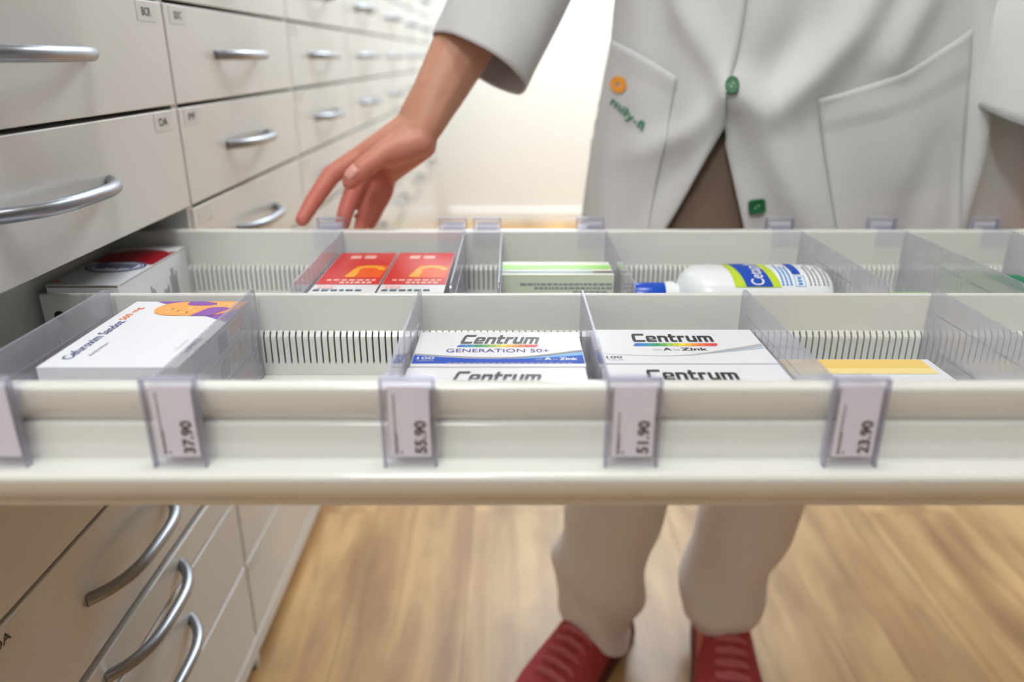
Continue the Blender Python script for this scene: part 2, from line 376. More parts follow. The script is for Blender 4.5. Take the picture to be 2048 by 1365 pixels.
# ---------------------------------------------------------------- the pulled-out drawer
XL, XR = -0.45, 0.78
dr = thing('pull_out_drawer', (0.15, 0.62, -0.262), 'long ivory metal pharmacy drawer pulled far out of the left cabinet, two lanes of boxes', 'drawer')
def arc2(cy, cz, r, a0, a1, n=7):       # rounded edge of a rail profile
    return [(cy + r * math.cos(math.radians(a0 + (a1 - a0) * k / n)), cz + r * math.sin(math.radians(a0 + (a1 - a0) * k / n))) for k in range(n + 1)]
prof = [(0.4125, -0.2615)] + arc2(0.4095, -0.183, 0.003, 0, 90) + arc2(0.4045, -0.1835, 0.0035, 90, 180) + [
        (0.401, -0.1945), (0.4016, -0.1955), (0.4085, -0.2052), (0.4044, -0.2058), (0.4035, -0.2072), (0.4035, -0.2265), (0.4025, -0.2282),
        (0.389, -0.2285)] + arc2(0.3875, -0.2332, 0.0045, 85, 185) + [(0.3885, -0.2495), (0.3905, -0.2505), (0.4005, -0.251), (0.402, -0.2615)]
pin = [(0.4125, -0.2615), (0.4125, -0.1825), (0.4115, -0.1808), (0.4075, -0.1808), (0.4062, -0.1825), (0.4062, -0.2615)]
MB().prism(prof, 'x', -0.369, XR, 'drawer').prism(pin, 'x', XL, -0.369, 'drawer').build('front_rail', dr, smooth=50)
far = ([(0.842, -0.2615)] + arc2(0.839, -0.185, 0.003, 0, 90) + arc2(0.833, -0.185, 0.003, 90, 180) + [(0.83, -0.2615)])
MB().prism(far, 'x', XL, XR, 'drawer').build('back_rail', dr, smooth=50)
mid = ([(0.616, -0.2615)] + arc2(0.61375, -0.19075, 0.00225, 0, 180, 12) + [(0.6115, -0.2615)])
MB().prism(mid, 'x', -0.402, XR, 'drawer').build('middle_partition', dr, smooth=50)
MB().box(XL, XR, 0.4062, 0.842, -0.2635, -0.2615, 'drawer').build('bottom', dr)
MB().box(XL - 0.002, XL, 0.4062, 0.842, -0.2615, -0.19, 'carcass').build('end_panel', dr)
fp = MB().box(XR, XR + 0.018, Y1 - CW + 0.002, Y1 - 0.002, -0.2705, -0.165, 'front').build('drawer_front', dr, bevel=0.001)
hh = MB(); pts = []
for i in range(17):
    t = -1 + i / 8; pts.append((XR + 0.018 + (0.031 * (1 - abs(t) ** 4.5) if 0 < i < 16 else 0), 0.62 + t * 0.095, -0.217))
hh.tube(pts, 0.0062, 'steel').build('handle', fp, smooth=60)
def comb(yw, name, sgn=-1, x0=-0.40):
    b = MB(); y2 = yw + sgn * 0.0052
    ys = lambda a, c: (min(a, c), max(a, c))
    b.box(x0, XR, *ys(yw, y2), -0.2614, -0.2505, 'drawer')
    b.box(x0, XR, *ys(yw, yw + sgn * 0.0004), -0.2505, -0.223, 'slot_dark')
    p = 0.0055; n = int((XR - x0) / p)
    pr = [(yw, -0.2505), (yw, -0.2215), (yw + sgn * 0.0018, -0.2215), (y2 - sgn * 0.0004, -0.2255), (y2, -0.2275), (y2, -0.2505)]
    for i in range(n):
        xx = x0 + i * p; b.prism(pr, 'x', xx, xx + 0.0040, 'drawer')
    return b.build(name, dr)
comb(0.6115, 'slotted_strip'); comb(0.83, 'slotted_strip')
hb = MB(); r = 0.0048
hb.add([(-0.388 + r * math.cos(a * PI / 10), 0.6112, -0.2085 + r * math.sin(a * PI / 10)) for a in range(20)], [list(range(20))], 'screw')
tag(hb.build('bolt_hole', dr), label='round black bolt hole')
MB().box(-0.362, -0.347, 0.6109, 0.6115, -0.2095, -0.1905, 'paper').build('sticker', dr)

# ---------------------------------------------------------------- clear dividers with price holders
def divider(xp, lane, x_tag, label, price=None, lines=(), lanegroup=''):
    """lane 'near': plate from the front rail to the partition; lane 'far': partition to the back rail."""
    near = lane == 'near'
    ya, yb = (0.413, 0.6060) if near else (0.6165, 0.8245)
    yh = 0.405 if near else 0.836
    t = thing('drawer_divider', (xp, (ya + yb) / 2, -0.2612), label, 'divider', lanegroup)
    zt = -0.1815
    r = 0.006
    pr = []
    free = yb if near else ya; held = ya if near else yb; s = 1 if near else -1
    pr.append((held, -0.2612)); pr.append((held, zt))
    for k in range(5):
        a = k * PI / 8; pr.append((free - s * r + s * r * math.sin(a), zt - r + r * math.cos(a)))
    pr.append((free, -0.2612))
    b = MB(); n = len(pr); th = 0.0009
    V0 = [(xp - th, p[0], p[1]) for p in pr]; V1 = [(xp + th, p[0], p[1]) for p in pr]
    b.add(V0 + V1, [list(range(n)), list(range(n, 2 * n))[::-1]], 'plastic')
    b.add(V0 + V1, [[i, (i + 1) % n, n + (i + 1) % n, n + i] for i in range(n)], 'edge')
    b.build('plate', t)
    # moulded ribs along the plate
    rb = MB()
    for zz in (-0.203, -0.232): rb.box(xp + th, xp + th + 0.0006, min(held, free) + 0.02, max(held, free) - 0.012, zz, zz + 0.0009, 'edge')
    rb.build('rib', t)
    # price holder: hook over the rail, a U-shaped pocket outside
    x0, x1 = x_tag, x_tag + 0.0315
    if near: yo, yi, yr = 0.3905, 0.3955, 0.4145
    else: yo, yi, yr = 0.8545, 0.8465, 0.826
    h = MB()
    zt2, zb = -0.1725, -0.2262
    def bx(xa, xb, a, c, z0, z1, m): h.box(xa, xb, min(a, c), max(a, c), z0, z1, m)
    bx(x0, x1, yi, yr, -0.1795, -0.178, 'holder'); 
    bx(x0, x1, yr, yr + (0.0012 if near else -0.0012), -0.2, -0.178, 'holder')
    bx(x0, x1, yi, yi + (0.001 if near else -0.001), zb + 0.002, -0.178, 'holder')
    bx(x0, x1, yo, yo + (0.0008 if near else -0.0008), zb, zt2, 'holder')
    bx(x0, x0 + 0.0012, yo, yi, zb - 0.002, zt2, 'edge'); bx(x1 - 0.0012, x1, yo, yi, zb - 0.002, zt2, 'edge')
    bx(x0, x1, yo, yi, zt2, zt2 + 0.0012, 'edge')
    bx(x0 + 0.0012, x1 - 0.0012, yo, yi, zb, zb + 0.001, 'holder')
    hold = h.build('price_holder', t)
    lb = MB(); xa, xb = x0 + 0.0042, x1 - 0.0032; ym = (yo * 0.6 + yi * 0.4)
    za, zc = zb + 0.0045, zt2 - 0.004
    lb.box(xa, xb, ym - 0.0002, ym + 0.0002, za, zc, 'paper')
    if price:
        yy = ym - 0.0004; W = xb - xa; H = zc - za
        # the price runs up the tag, its baseline to the right
        lb.text(price, (xb - 0.0022, yy, za + 0.0022), (0, 0, 0.0215), (-0.0072, 0, 0), 'ink', bold=0.03)
        # the illegible product line and its small print, as tiny strokes
        rnd = random.Random(int(xp * 1000)); z = za + 0.002
        end = za + H * lines[0]; 
        while z < end:
            l = rnd.uniform(0.0008, 0.0016); wd = 0.0017 if z < za + 0.016 else 0.0011
            lb.box(xa + 0.0030, xa + 0.0030 + wd, yy, yy + 0.0001, z, z + l, 'darkgrey' if z < za + 0.016 else 'greyink'); z += l + 0.0006
        lb.box(xa + 0.0062, xa + 0.0074, yy, yy + 0.0001, za + 0.002, za + 0.0036, 'greyink')
    lb.build('price_tag', hold)
    return t
ng = 'clear dividers of the front lane'; fg = 'clear dividers of the rear lane'
divider(-0.339, 'near', -0.3185, 'leftmost clear divider of the front lane, its tag cut by the frame', None, lanegroup=ng)
divider(-0.217, 'near', -0.2125, 'clear plastic divider with price tag 37.90, right of the flat purple-cornered box', '37.90', (0.93,), ng)
divider(-0.0765, 'near', -0.076, 'clear plastic divider with price tag 55.90, left of the box with the blue band', '55.90', (0.9,), ng)
divider(0.0585, 'near', 0.0545, 'clear plastic divider with price tag 51.90, between the two kinds of rainbow-bar boxes', '51.90', (0.62,), ng)
divider(0.1945, 'near', 0.1845, 'clear plastic divider with price tag 23.90, left of the yellow-topped box', '23.90', (0.75,), ng)
divider(0.354, 'near', 0.348, 'rightmost clear divider of the front lane, right of the yellow-topped box', None, lanegroup=ng)
divider(-0.188, 'far', -0.222, 'clear divider of the rear lane under the fingertips, left of the red boxes', None, lanegroup=fg)
divider(-0.0525, 'far', -0.083, 'clear divider of the rear lane just right of the red boxes', None, lanegroup=fg)
divider(-0.0115, 'far', -0.044, 'clear divider of the rear lane just left of the green-striped box', None, lanegroup=fg)
divider(0.105, 'far', 0.0735, 'clear divider of the rear lane between green-striped box and blue-capped bottle', None, lanegroup=fg)
divider(0.322, 'far', 0.290, 'clear divider of the rear lane right of the white bottle', None, lanegroup=fg)
divider(0.438, 'far', 0.406, 'clear divider of the rear lane, second from the right frame edge', None, lanegroup=fg)
divider(0.556, 'far', 0.524, 'rightmost clear divider of the rear lane at the right frame edge', None, lanegroup=fg)

# ---------------------------------------------------------------- cartons
ZF = -0.2613
def carton(name, x0, x1, y0, y1, z1, label, cat='box', group=None, z0=ZF, base='card', deco=None):
    c = ((x0 + x1) / 2, (y0 + y1) / 2, z0); o = MB()
    o.box(x0, x1, y0, y1, z0, z1, base)
    # tuck flap slits at both ends
    o.box(x0 - 0.0002, x0, y0 + 0.002, y1 - 0.002, z1 - 0.0016, z1 - 0.0012, 'cardin')
    o.box(x1, x1 + 0.0002, y0 + 0.002, y1 - 0.002, z1 - 0.0016, z1 - 0.0012, 'cardin')
    if deco: deco(o)
    return tag(o.build(name, None, origin=c), label, cat, group)
def rainbow(o, x0, x1, y0, y1, z, sh):
    n = 13
    for i in range(n):
        a = x0 + (x1 - x0) * i / n; b = x0 + (x1 - x0) * (i + 1) / n
        ins = 0.0012 if i == 0 else 0; ine = 0.0012 if i == n - 1 else 0
        o.poly([(a, y0, z), (b - ine * 0.5, y0, z), (b + sh, y0 + (y1 - y0) * 0.6, z), (b + sh - ine * 0.3, y1, z), (a + sh + ins, y1, z), (a + sh * 0.6 , y0 + (y1 - y0) * 0.5, z)], 'rb%d' % i)
def strip(o, xs, lo, hi, z, m):
    P = [(x, a, z) for x, a in zip(xs, lo)] + [(x, b, z) for x, b in zip(xs, hi)]; n = len(xs)
    o.add(P, [[i, i + 1, n + i + 1, n + i] for i in range(n - 1)], m)
def deco_gen(x0, y0):     # print of the top: x0 left edge, y0 near edge of a 0.126 x 0.072 lid
    def f(o):
        z = -0.207 + 0.0002
        o.heavy('Centrum', (x0 + 0.0325, y0 + 0.0455, z), (0.0635, 0, 0), (0, 0.0195, 0), 'darkgrey', shear=0.055)
        o.text('TM', (x0 + 0.0965, y0 + 0.062, z), (0.0028, 0, 0), (0, 0.0015, 0), 'midink')
        rainbow(o, x0 + 0.0305, x0 + 0.0915, y0 + 0.0385, y0 + 0.0435, z, 0.0016)
        o.text('GENERATION 50+', (x0 + 0.0235, y0 + 0.0275, z), (0.0775, 0, 0), (0, 0.0072, 0), 'violetink', bold=0.004)
        xs = [x0 + 0.0005 + 0.125 * i / 30 for i in range(31)]
        u = [i / 30 for i in range(31)]
        top = [y0 + 0.0240 - 0.0075 * math.sin(PI * min(1, t * 1.02)) + 0.018 * max(0, t - 0.6) ** 1.3 for t in u]
        top2 = [a + 0.0008 + 0.005 * max(0, t - 0.55) for a, t in zip(top, u)]
        strip(o, xs, [y0 + 0.0055] * 31, [max(y0 + 0.0055, a - 0.002) for a in top], z, 'blue')
        strip(o, xs[15:], [a - 0.0062 * (i / 15) ** 1.2 - 0.002 for i, a in enumerate(top[15:])], [a - 0.0019 for a in top[15:]], z + 0.0001, 'skyblue')
        strip(o, xs, [a - 0.0006 for a in top], top2, z + 0.0001, 'midink')
        o.text('100', (x0 + 0.0035, y0 + 0.0130, z + 0.0002), (0.0125, 0, 0), (0, 0.0048, 0), 'card', bold=0.012)
        o.text('Tabletten', (x0 + 0.0035, y0 + 0.0092, z + 0.0002), (0.0125, 0, 0), (0, 0.0026, 0), 'softink')
        o.text('von', (x0 + 0.090, y0 + 0.0115, z + 0.0002), (0.0052, 0, 0), (0, 0.0026, 0), 'softink')
        o.text('A', (x0 + 0.0965, y0 + 0.0115, z + 0.0002), (0.0055, 0, 0), (0, 0.0052, 0), 'card', bold=0.03)
        o.text('bis', (x0 + 0.1030, y0 + 0.0115, z + 0.0002), (0.0035, 0, 0), (0, 0.0032, 0), 'softink')
        o.text('Zink', (x0 + 0.1075, y0 + 0.0115, z + 0.0002), (0.0135, 0, 0), (0, 0.0052, 0), 'card', bold=0.03)
        for k in range(20): o.box(x0 + 0.026 + k * 0.0046, x0 + 0.0292 + k * 0.0046, y0 + 0.006, y0 + 0.0068, z, z + 0.0001, 'softink')
        # near side face
        o.box(x0, x0 + 0.126, y0 - 0.0002, y0, -0.229, -0.2085, 'card')
    return f
def deco_az(x0, y0):
    def f(o):
        z = -0.207 + 0.0002
        o.heavy('Centrum', (x0 + 0.0275, y0 + 0.0435, z), (0.0635, 0, 0), (0, 0.0180, 0), 'ink', shear=0.01)
        o.text('TM', (x0 + 0.0925, y0 + 0.058, z), (0.0028, 0, 0), (0, 0.0015, 0), 'midink')
        rainbow(o, x0 + 0.0265, x0 + 0.0905, y0 + 0.0345, y0 + 0.0405, z, 0.0010)
        o.text('von', (x0 + 0.0395, y0 + 0.0255, z), (0.0065, 0, 0), (0, 0.0028, 0), 'midink')
        o.text('A', (x0 + 0.0475, y0 + 0.0252, z), (0.0066, 0, 0), (0, 0.0058, 0), 'ink', bold=0.03)
        o.text('bis', (x0 + 0.0555, y0 + 0.0255, z), (0.0045, 0, 0), (0, 0.0036, 0), 'midink')
        o.text('Zink', (x0 + 0.0610, y0 + 0.0252, z), (0.0205, 0, 0), (0, 0.0058, 0), 'ink', bold=0.03)
        xs = [x0 + 0.001 + 0.124 * i / 30 for i in range(31)]; u = [i / 30 for i in range(31)]
        top = [y0 + 0.0190 - 0.0050 * math.sin(PI * min(1, t * 1.3)) * (1 - t * 0.4) + 0.044 * max(0, t - 0.42) ** 1.7 for t in u]
        strip(o, xs, [a - 0.0003 - 0.0025 * max(0, t - 0.3) for a, t in zip(top, u)], [a + 0.0002 + 0.006 * max(0, t - 0.45) for a, t in zip(top, u)], z, 'silver')
        strip(o, xs[15:], [a - 0.0060 * (i / 15) for i, a in enumerate(top[15:])], [a - 0.0012 - 0.0016 * i / 15 for i, a in enumerate(top[15:])], z + 0.0001, 'iceblue')
        o.text('100', (x0 + 0.003, y0 + 0.0095, z), (0.0115, 0, 0), (0, 0.0046, 0), 'ink', bold=0.008)
        o.text('Tabletten', (x0 + 0.003, y0 + 0.0055, z), (0.0125, 0, 0), (0, 0.0026, 0), 'midink')
    return f
gb = 'white boxes with the blue band'; ga = 'white boxes with the grey swoosh'
carton('tablet_box', -0.0730, 0.0530, 0.4955, 0.5675, -0.207, 'white tablet box with rainbow bar and blue band, the rear one beside the middle partition', group=gb, deco=deco_gen(-0.0730, 0.4955))
carton('tablet_box', -0.0740, 0.0520, 0.4215, 0.4935, -0.207, 'white tablet box with italic black lettering, nearer one, half hidden by the front rail', group=gb, deco=deco_gen(-0.0740, 0.4215))
carton('tablet_box', 0.0665, 0.1925, 0.5015, 0.5730, -0.207, 'white tablet box with upright black lettering and grey swoosh, the rear one', group=ga, deco=deco_az(0.0665, 0.5015))
carton('tablet_box', 0.0660, 0.1920, 0.4280, 0.4995, -0.207, 'white tablet box with upright black lettering, nearer one behind the 51.90 tag', group=ga, deco=deco_az(0.0660, 0.4280))
def deco_ab(x0, x1, y0, y1, z1):
    def f(o):
        z = z1 + 0.0002; W = x1 - x0; D = y1 - y0
        # title runs from the near end to the far end along the left side
        o.text('Cefuroxim Sandoz', (x0 + 0.0155, y0 + 0.014, z), (0, 0.079, 0), (-0.0078, 0, 0), 'navy', bold=0.012)
        o.text('500 mg', (x0 + 0.0150, y0 + 0.096, z), (0, 0.031, 0), (-0.0075, 0, 0), 'orangetext', bold=0.012)
        o.text('Antibiotikum', (x0 + 0.0262, y0 + 0.020, z), (0, 0.026, 0), (-0.0030, 0, 0), 'greyink')
        o.text('SANDOZ', (x1 - 0.0050, y0 + 0.033, z), (0, 0.021, 0), (-0.0042, 0, 0), 'navy', bold=0.012)
        o.text('14 Filmtabletten', (x1 - 0.0135, y0 + 0.030, z), (0, 0.022, 0), (-0.0022, 0, 0), 'softink')
        o.poly([(x1 - 0.0080, y0 + 0.0305, z), (x1 - 0.0062, y0 + 0.0275, z), (x1 - 0.0044, y0 + 0.0305, z)], 'navy')
        # purple corner with an orange letter S
        pts = [(x0 + 0.018, y1 - 0.0004, z), (x1, y1 - 0.053, z), (x1, y1 - 0.0004, z)]
        o.poly(pts, 'purple')
        # the letter lies across the corner: a fat bar with a bite from each side
        def pl(pts, m, dz): o.poly([(x0 + a_ , y1 - b_, z + dz) for a_, b_ in pts], m)
        def lobe(cx, cy, rx, ry, a0, a1, m, dz, n=14): pl([(cx + rx * math.cos(a0 + (a1 - a0) * k / n), cy - ry * math.sin(a0 + (a1 - a0) * k / n)) for k in range(n + 1)], m, dz)
        blob = [(0.043 + 0.018 * math.cos(PI * (0.5 + k / 16)), 0.0195 - 0.0175 * math.sin(PI * (0.5 + k / 16))) for k in range(17)]
        blob += [(0.060, 0.0375), (0.072, 0.0375), (0.082, 0.033), (0.089, 0.026), (0.0935, 0.016), (0.0935, 0.0006), (0.05, 0.0006)]
        pl([(a_, max(0.0006, b_)) for a_, b_ in blob], 'orange', 0.0001)
        lobe(0.0585, 0.0075, 0.0125, 0.0050, 0, 2 * PI, 'purple', 0.0002)
        pl([(0.046, 0.0006), (0.058, 0.0006), (0.066, 0.0040), (0.050, 0.0110), (0.046, 0.0070)], 'purple', 0.00025)
        lobe(0.0760, 0.0205, 0.0095, 0.0050, 0, 2 * PI, 'purple', 0.0002)
        pl([(0.0675, 0.018), (0.0840, 0.0235), (0.0760, 0.0378), (0.0600, 0.0378)], 'purple', 0.00025)
        rr = random.Random(5)
        for i in range(46):      # pale microtext over the letter
            xx, yy = (x0 + rr.uniform(0.028, 0.060), y1 - rr.uniform(0.019, 0.033)) if i % 3 else (x0 + rr.uniform(0.070, 0.090), y1 - rr.uniform(0.008, 0.017))
            o.poly([(xx, yy, z + 0.0002), (xx + 0.0009, yy, z + 0.0002), (xx + 0.0009, yy + 0.005, z + 0.0002), (xx, yy + 0.005, z + 0.0002)], 'paleorange')
        # right side face: blocks seen through the divider
        o.poly([(x1 + 0.0003, y1 - 0.050, z1 - 0.004), (x1 + 0.0003, y1 - 0.02, z1 - 0.004), (x1 + 0.0003, y1 - 0.02, z1 - 0.015), (x1 + 0.0003, y1 - 0.05, z1 - 0.015)], 'orange')
        for k in range(9):
            yy = y1 - 0.075 + k * 0.0022; o.box(x1, x1 + 0.0003, yy, yy + 0.0012, z1 - 0.018, z1 - 0.004, 'navy')
    return f
zs = [ZF, ZF + 0.0228, ZF + 0.0456, -0.1930]
lab = ['flat white box with purple corner, lowest of the three-box stack', 'flat white box with purple corner, middle of the three-box stack', 'flat white purple-cornered box, topmost of the stack behind the 37.90 tag']
for k in range(3):
    dx = (0.001, -0.001, 0.0)[k]
    carton('medicine_box', -0.3165 + dx, -0.2220 + dx, 0.4600 + 0.0007 * k, 0.6050, zs[k + 1] - 0.0003, lab[k], group='stacked flat medicine boxes', z0=zs[k], deco=deco_ab(-0.3165 + dx, -0.2220 + dx, 0.4600 + 0.0007 * k, 0.6050, zs[k + 1] - 0.0003))
def deco_y(o):
    z = -0.2333
    n = 8
    for i in range(n):
        a = 0.5735 - i * 0.0037; o.poly([(0.219, a - 0.0037, z), (0.336, a - 0.0037, z), (0.336, a, z), (0.219, a, z)], 'yellow' if i < 5 else 'paleyellow')
carton('medicine_box', 0.2150, 0.3425, 0.4900, 0.5745, -0.2335, 'low white box with a yellow band on top, behind the 23.90 tag', deco=deco_y)
# rear lane
def deco_red2(x0):
    def f(o):
        z = -0.1998; x1 = x0 + 0.0605; y0, y1 = 0.650, 0.800
        o.poly([(x0 + .0004, y0 + 0.028, z), (x1 - .0004, y0 + 0.028, z), (x1 - .0004, y1 - .0004, z), (x0 + .0004, y1 - .0004, z)], 'red')
        rr = random.Random(3)
        def words(xa, xb, ya, yb, m, k):     # blurred print that faces the far side, as unreadable strokes
            x = xa
            while x < xb - k:
                l = rr.uniform(k * 0.6, k * 1.2); o.poly([(x, ya, z + .0002), (min(xb, x + l), ya, z + .0002), (min(xb, x + l), yb, z + .0002), (x, yb, z + .0002)], m); x += l + k * 0.35
        words(x0 + 0.008, x1 - 0.003, y0 + 0.040, y0 + 0.045, 'pinkish', 0.006)
        words(x0 + 0.022, x1 - 0.003, y0 + 0.031, y0 + 0.037, 'pinkish', 0.004)
        words(x0 + 0.014, x1 - 0.006, y1 - 0.026, y1 - 0.014, 'pinkish', 0.012)
        words(x0 + 0.005, x0 + 0.020, y0 + 0.015, y0 + 0.023, 'pinkish', 0.004)
        words(x0 + 0.003, x1 - 0.008, y0 + 0.007, y0 + 0.012, 'teal', 0.006)
        o.poly([(x0 + 0.026, y0 + 0.052, z + .0001), (x1 - 0.003, y0 + 0.052, z + .0001), (x1 - 0.001, y0 + 0.096, z + .0001), (x0 + 0.028, y0 + 0.096, z + .0001)], 'redorange')
        P = []; n = 20
        for i in range(n + 1):
            a = 0.15 + 1.1 * PI * i / n; P += [(x0 + 0.042 + 0.010 * math.cos(a), y0 + 0.076 + 0.012 * math.sin(a), z + .0002), (x0 + 0.042 + 0.0165 * math.cos(a), y0 + 0.076 + 0.020 * math.sin(a), z + .0002)]
        o.add(P, [[2 * i, 2 * i + 1, 2 * i + 3, 2 * i + 2] for i in range(n)], 'amber')
        o.poly([(x0 + 0.022, y0 + 0.054, z + .0003), (x0 + 0.032, y0 + 0.052, z + .0003), (x0 + 0.034, y0 + 0.074, z + .0003), (x0 + 0.026, y0 + 0.078, z + .0003)], 'amber')
    return f
carton('medicine_box', -0.1850, -0.1245, 0.650, 0.800, -0.200, 'glossy red box with orange drawing, the left one of two side by side', group='red boxes in the rear lane', deco=deco_red2(-0.1850))
carton('medicine_box', -0.1225, -0.0620, 0.650, 0.800, -0.200, 'glossy red box with orange drawing, the right one of two side by side', group='red boxes in the rear lane', deco=deco_red2(-0.1225))
def deco_white(o):
    z = -0.1978; x0, x1, y0, y1 = -0.432, -0.365, 0.670, 0.826
    cx, cy = -0.3985, 0.760
    P = []
    n = 18
    red = [(-0.3652, 0.742, z)] + [(-0.3652, 0.800, z)] + [(cx + 0.028 * math.cos(a) , 0.790 + 0.016 * math.sin(a), z) for a in [PI * k / 10 for k in range(1, 10)]] + [(-0.4315, 0.79, z), (-0.4315, 0.752, z)]
    o.poly(red, 'deepred')
    def ring(r0, r1, m, dz):
        P = []
        for i in range(n * 2 + 1):
            a = PI * i / n; P += [(cx + r0 * math.cos(a), 0.734 + r0 * 0.72 * math.sin(a), z + dz), (cx + r1 * math.cos(a), 0.734 + r1 * 0.72 * math.sin(a), z + dz)]
        o.add(P, [[2 * i, 2 * i + 1, 2 * i + 3, 2 * i + 2] for i in range(n * 2)], m)
    ring(0.0, 0.030, 'card', 0.0001); ring(0.027, 0.0295, 'navy', 0.0002); ring(0.024, 0.0255, 'blue', 0.0002)
    rr = random.Random(9)
    for i in range(9):
        xx = cx - 0.020 + i * 0.0045; o.box(xx, xx + 0.003, 0.726 + rr.uniform(0, .004), 0.742 + rr.uniform(0, .004), z, z + 0.0003, 'navy')
    o.add([(-0.428 + 0.004 * math.cos(a * PI / 6), 0.681 + 0.003 * math.sin(a * PI / 6), z) for a in range(12)], [list(range(12))], 'orangetext')
    # side face print (towards the drawer)
    for (ya, l, h) in ((0.683, 0.010, 0.006), (0.703, 0.020, 0.016), (0.73, 0.008, 0.03), (0.757, 0.012, 0.02), (0.775, 0.018, 0.034)):
        k = 0.0
        while k < l:
            o.box(-0.365, -0.3647, ya + k, ya + k + 0.0016, -0.245, -0.245 + h * rr.uniform(0.7, 1), 'greyink'); k += 0.0036
    o.box(x0 + .001, x1 - .001, y0 - 0.0003, y0, -0.2005, -0.199, 'cardin')
carton('medicine_box', -0.432, -0.365, 0.670, 0.822, -0.198, 'large white box with red field and blue oval emblem, at the drawer\'s inner left end', deco=deco_white)
def deco_green(o):
    z = -0.1998
    o.poly([(-0.0095, 0.7330, z), (0.0995, 0.7330, z), (0.0995, 0.7480, z), (-0.0095, 0.7480, z)], 'lime')
    o.poly([(-0.0095, 0.7180, z), (0.0995, 0.7180, z), (0.0995, 0.7260, z), (-0.0095, 0.7260, z)], 'slate')
    o.poly([(0.08, 0.7180, z + .0001), (0.0995, 0.7180, z + .0001), (0.0995, 0.7260, z + .0001), (0.08, 0.7260, z + .0001)], 'brown')
    rr = random.Random(2)
    for r_, (xa, xb) in enumerate(((0.008, 0.096), (0.022, 0.098), (0.06, 0.097))):
        x = xa
        while x < xb - 0.003:
            l = rr.uniform(0.002, 0.006); zz = -0.2085 - r_ * 0.004; o.box(x, x + l, 0.7117, 0.712, zz - 0.0022, zz, 'midink'); x += l + 0.001
    o.box(-0.0095, 0.0995, 0.7118, 0.712, -0.227, -0.2225, 'lime')
carton('medicine_box', -0.0098, 0.1000, 0.712, 0.762, -0.200, 'pale green and white box with lime stripe, in the middle of the rear lane', base='greencard', deco=deco_green)
def deco_brown(o):
    z = -0.2248
    for k in range(3): o.box(-0.0485 + 0.012 * k, -0.0430 + 0.012 * k, 0.70, 0.715, z, z + .0001, 'orangetext')
carton('medicine_box', -0.0510, -0.0135, 0.640, 0.722, -0.225, 'small low brown box with orange marks, in the narrow slot right of the red boxes', base='brown', deco=deco_brown)
carton('medicine_box', 0.335, 0.428, 0.650, 0.745, -0.228, 'low white box with bright green top, right of the white bottle', deco=lambda o: o.box(0.3355, 0.4275, 0.6505, 0.7445, -0.228, -0.2278, 'lime'))
carton('medicine_box', 0.512, 0.551, 0.655, 0.79, -0.222, 'dark green-topped box at the right frame edge of the rear lane', base='greencard', deco=lambda o: o.box(0.5125, 0.5505, 0.6555, 0.7895, -0.222, -0.2218, 'greenthread'))

# ---------------------------------------------------------------- lotion bottle
bz = -0.2298; by = 0.735
bt = thing('lotion_bottle', (0.22, by, ZF), 'white plastic lotion bottle with blue cap, lying in the rear lane', 'bottle')
def ring_x(x, ry, rz, n=40, e=2.4, zoff=0.0):
    P = []
    for k in range(n):
        a = 2 * PI * k / n; c, s_ = math.cos(a), math.sin(a)
        P.append(V(x, by + ry * math.copysign(abs(c) ** (2 / e), c), bz + zoff + rz * math.copysign(abs(s_) ** (2 / e), s_)))
    return P
body = [(0.1560, .008, .008), (0.1562, .0135, .0135), (0.168, .0135, .0135), (0.1695, .017, .0155), (0.172, .024, .021), (0.178, .032, .0275), (0.186, .0375, .0308), (0.196, .040, .0314), (0.30, .040, .0314), (0.311, .0385, .0300), (0.315, .034, .0275), (0.3155, .028, .022)]
MB().loft([ring_x(*q) for q in body], 'bottle').build('bottle_body', bt, smooth=50)
cap = [(0.1215, .007, .007), (0.1225, .0132, .0132), (0.126, .0148, .0148), (0.1535, .0152, .0152), (0.1545, .0146, .0146)]
MB().loft([ring_x(*q, 40, 2.0) for q in cap], 'bluecap').build('cap', bt, smooth=50)
MB().loft([ring_x(0.1546, .016, .016, 40, 2), ring_x(0.1640, .016, .016, 40, 2)], 'bottle').build('neck_collar', bt, smooth=50)
MB().box(0.112, 0.1225, by - 0.030, by - 0.018, bz - 0.004, bz + 0.010, 'bluecap').loft([[V(0.1175 + .006 * math.cos(a), by - 0.024 + t, bz + .006 * math.sin(a)) for a in [2 * PI * k / 12 for k in range(12)]] for t in (0, 0.018)], 'bluecap').build('flip_spout', bt)
def wrap(x, s, e=2.4, off=0.0004):     # point on the bottle, s = angle from the top towards the camera
    a = PI / 2 + s; c, si = math.cos(a), math.sin(a)
    return V(x, by + (0.040 + off) * math.copysign(abs(c) ** (2 / e), c), bz + (0.0314 + off) * math.copysign(abs(si) ** (2 / e), si))
lbm = MB()
def patch(xf0, xf1, s0, s1, m, off, n=14):
    P = []
    for i in range(n + 1):
        t = i / n; s_ = s0 + (s1 - s0) * t
        for j in range(5):
            P.append(wrap(xf0(t) + (xf1(t) - xf0(t)) * j / 4, s_, off=off))
    lbm.add(P, [[i * 5 + j, i * 5 + j + 1, i * 5 + j + 6, i * 5 + j + 5] for i in range(n) for j in range(4)], m)
patch(lambda t: 0.213 + 0.004 * t, lambda t: 0.254 + 0.008 * t, -0.5, 0.95, 'limeyellow', 0.0004)
patch(lambda t: 0.218 + 0.010 * t, lambda t: 0.244 + 0.010 * t, -0.5, 0.93, 'blue', 0.0007)
def btext(s, x0, s0, dx, ds, m, bold=0.0, off=0.0009, up=(0, 1)):
    vv, ff = text_geo(s, bold); lbm.add([wrap(x0 + dx * b, s0 - ds * a, off=off) for a, b in vv], ff, m)   # reads round the bottle
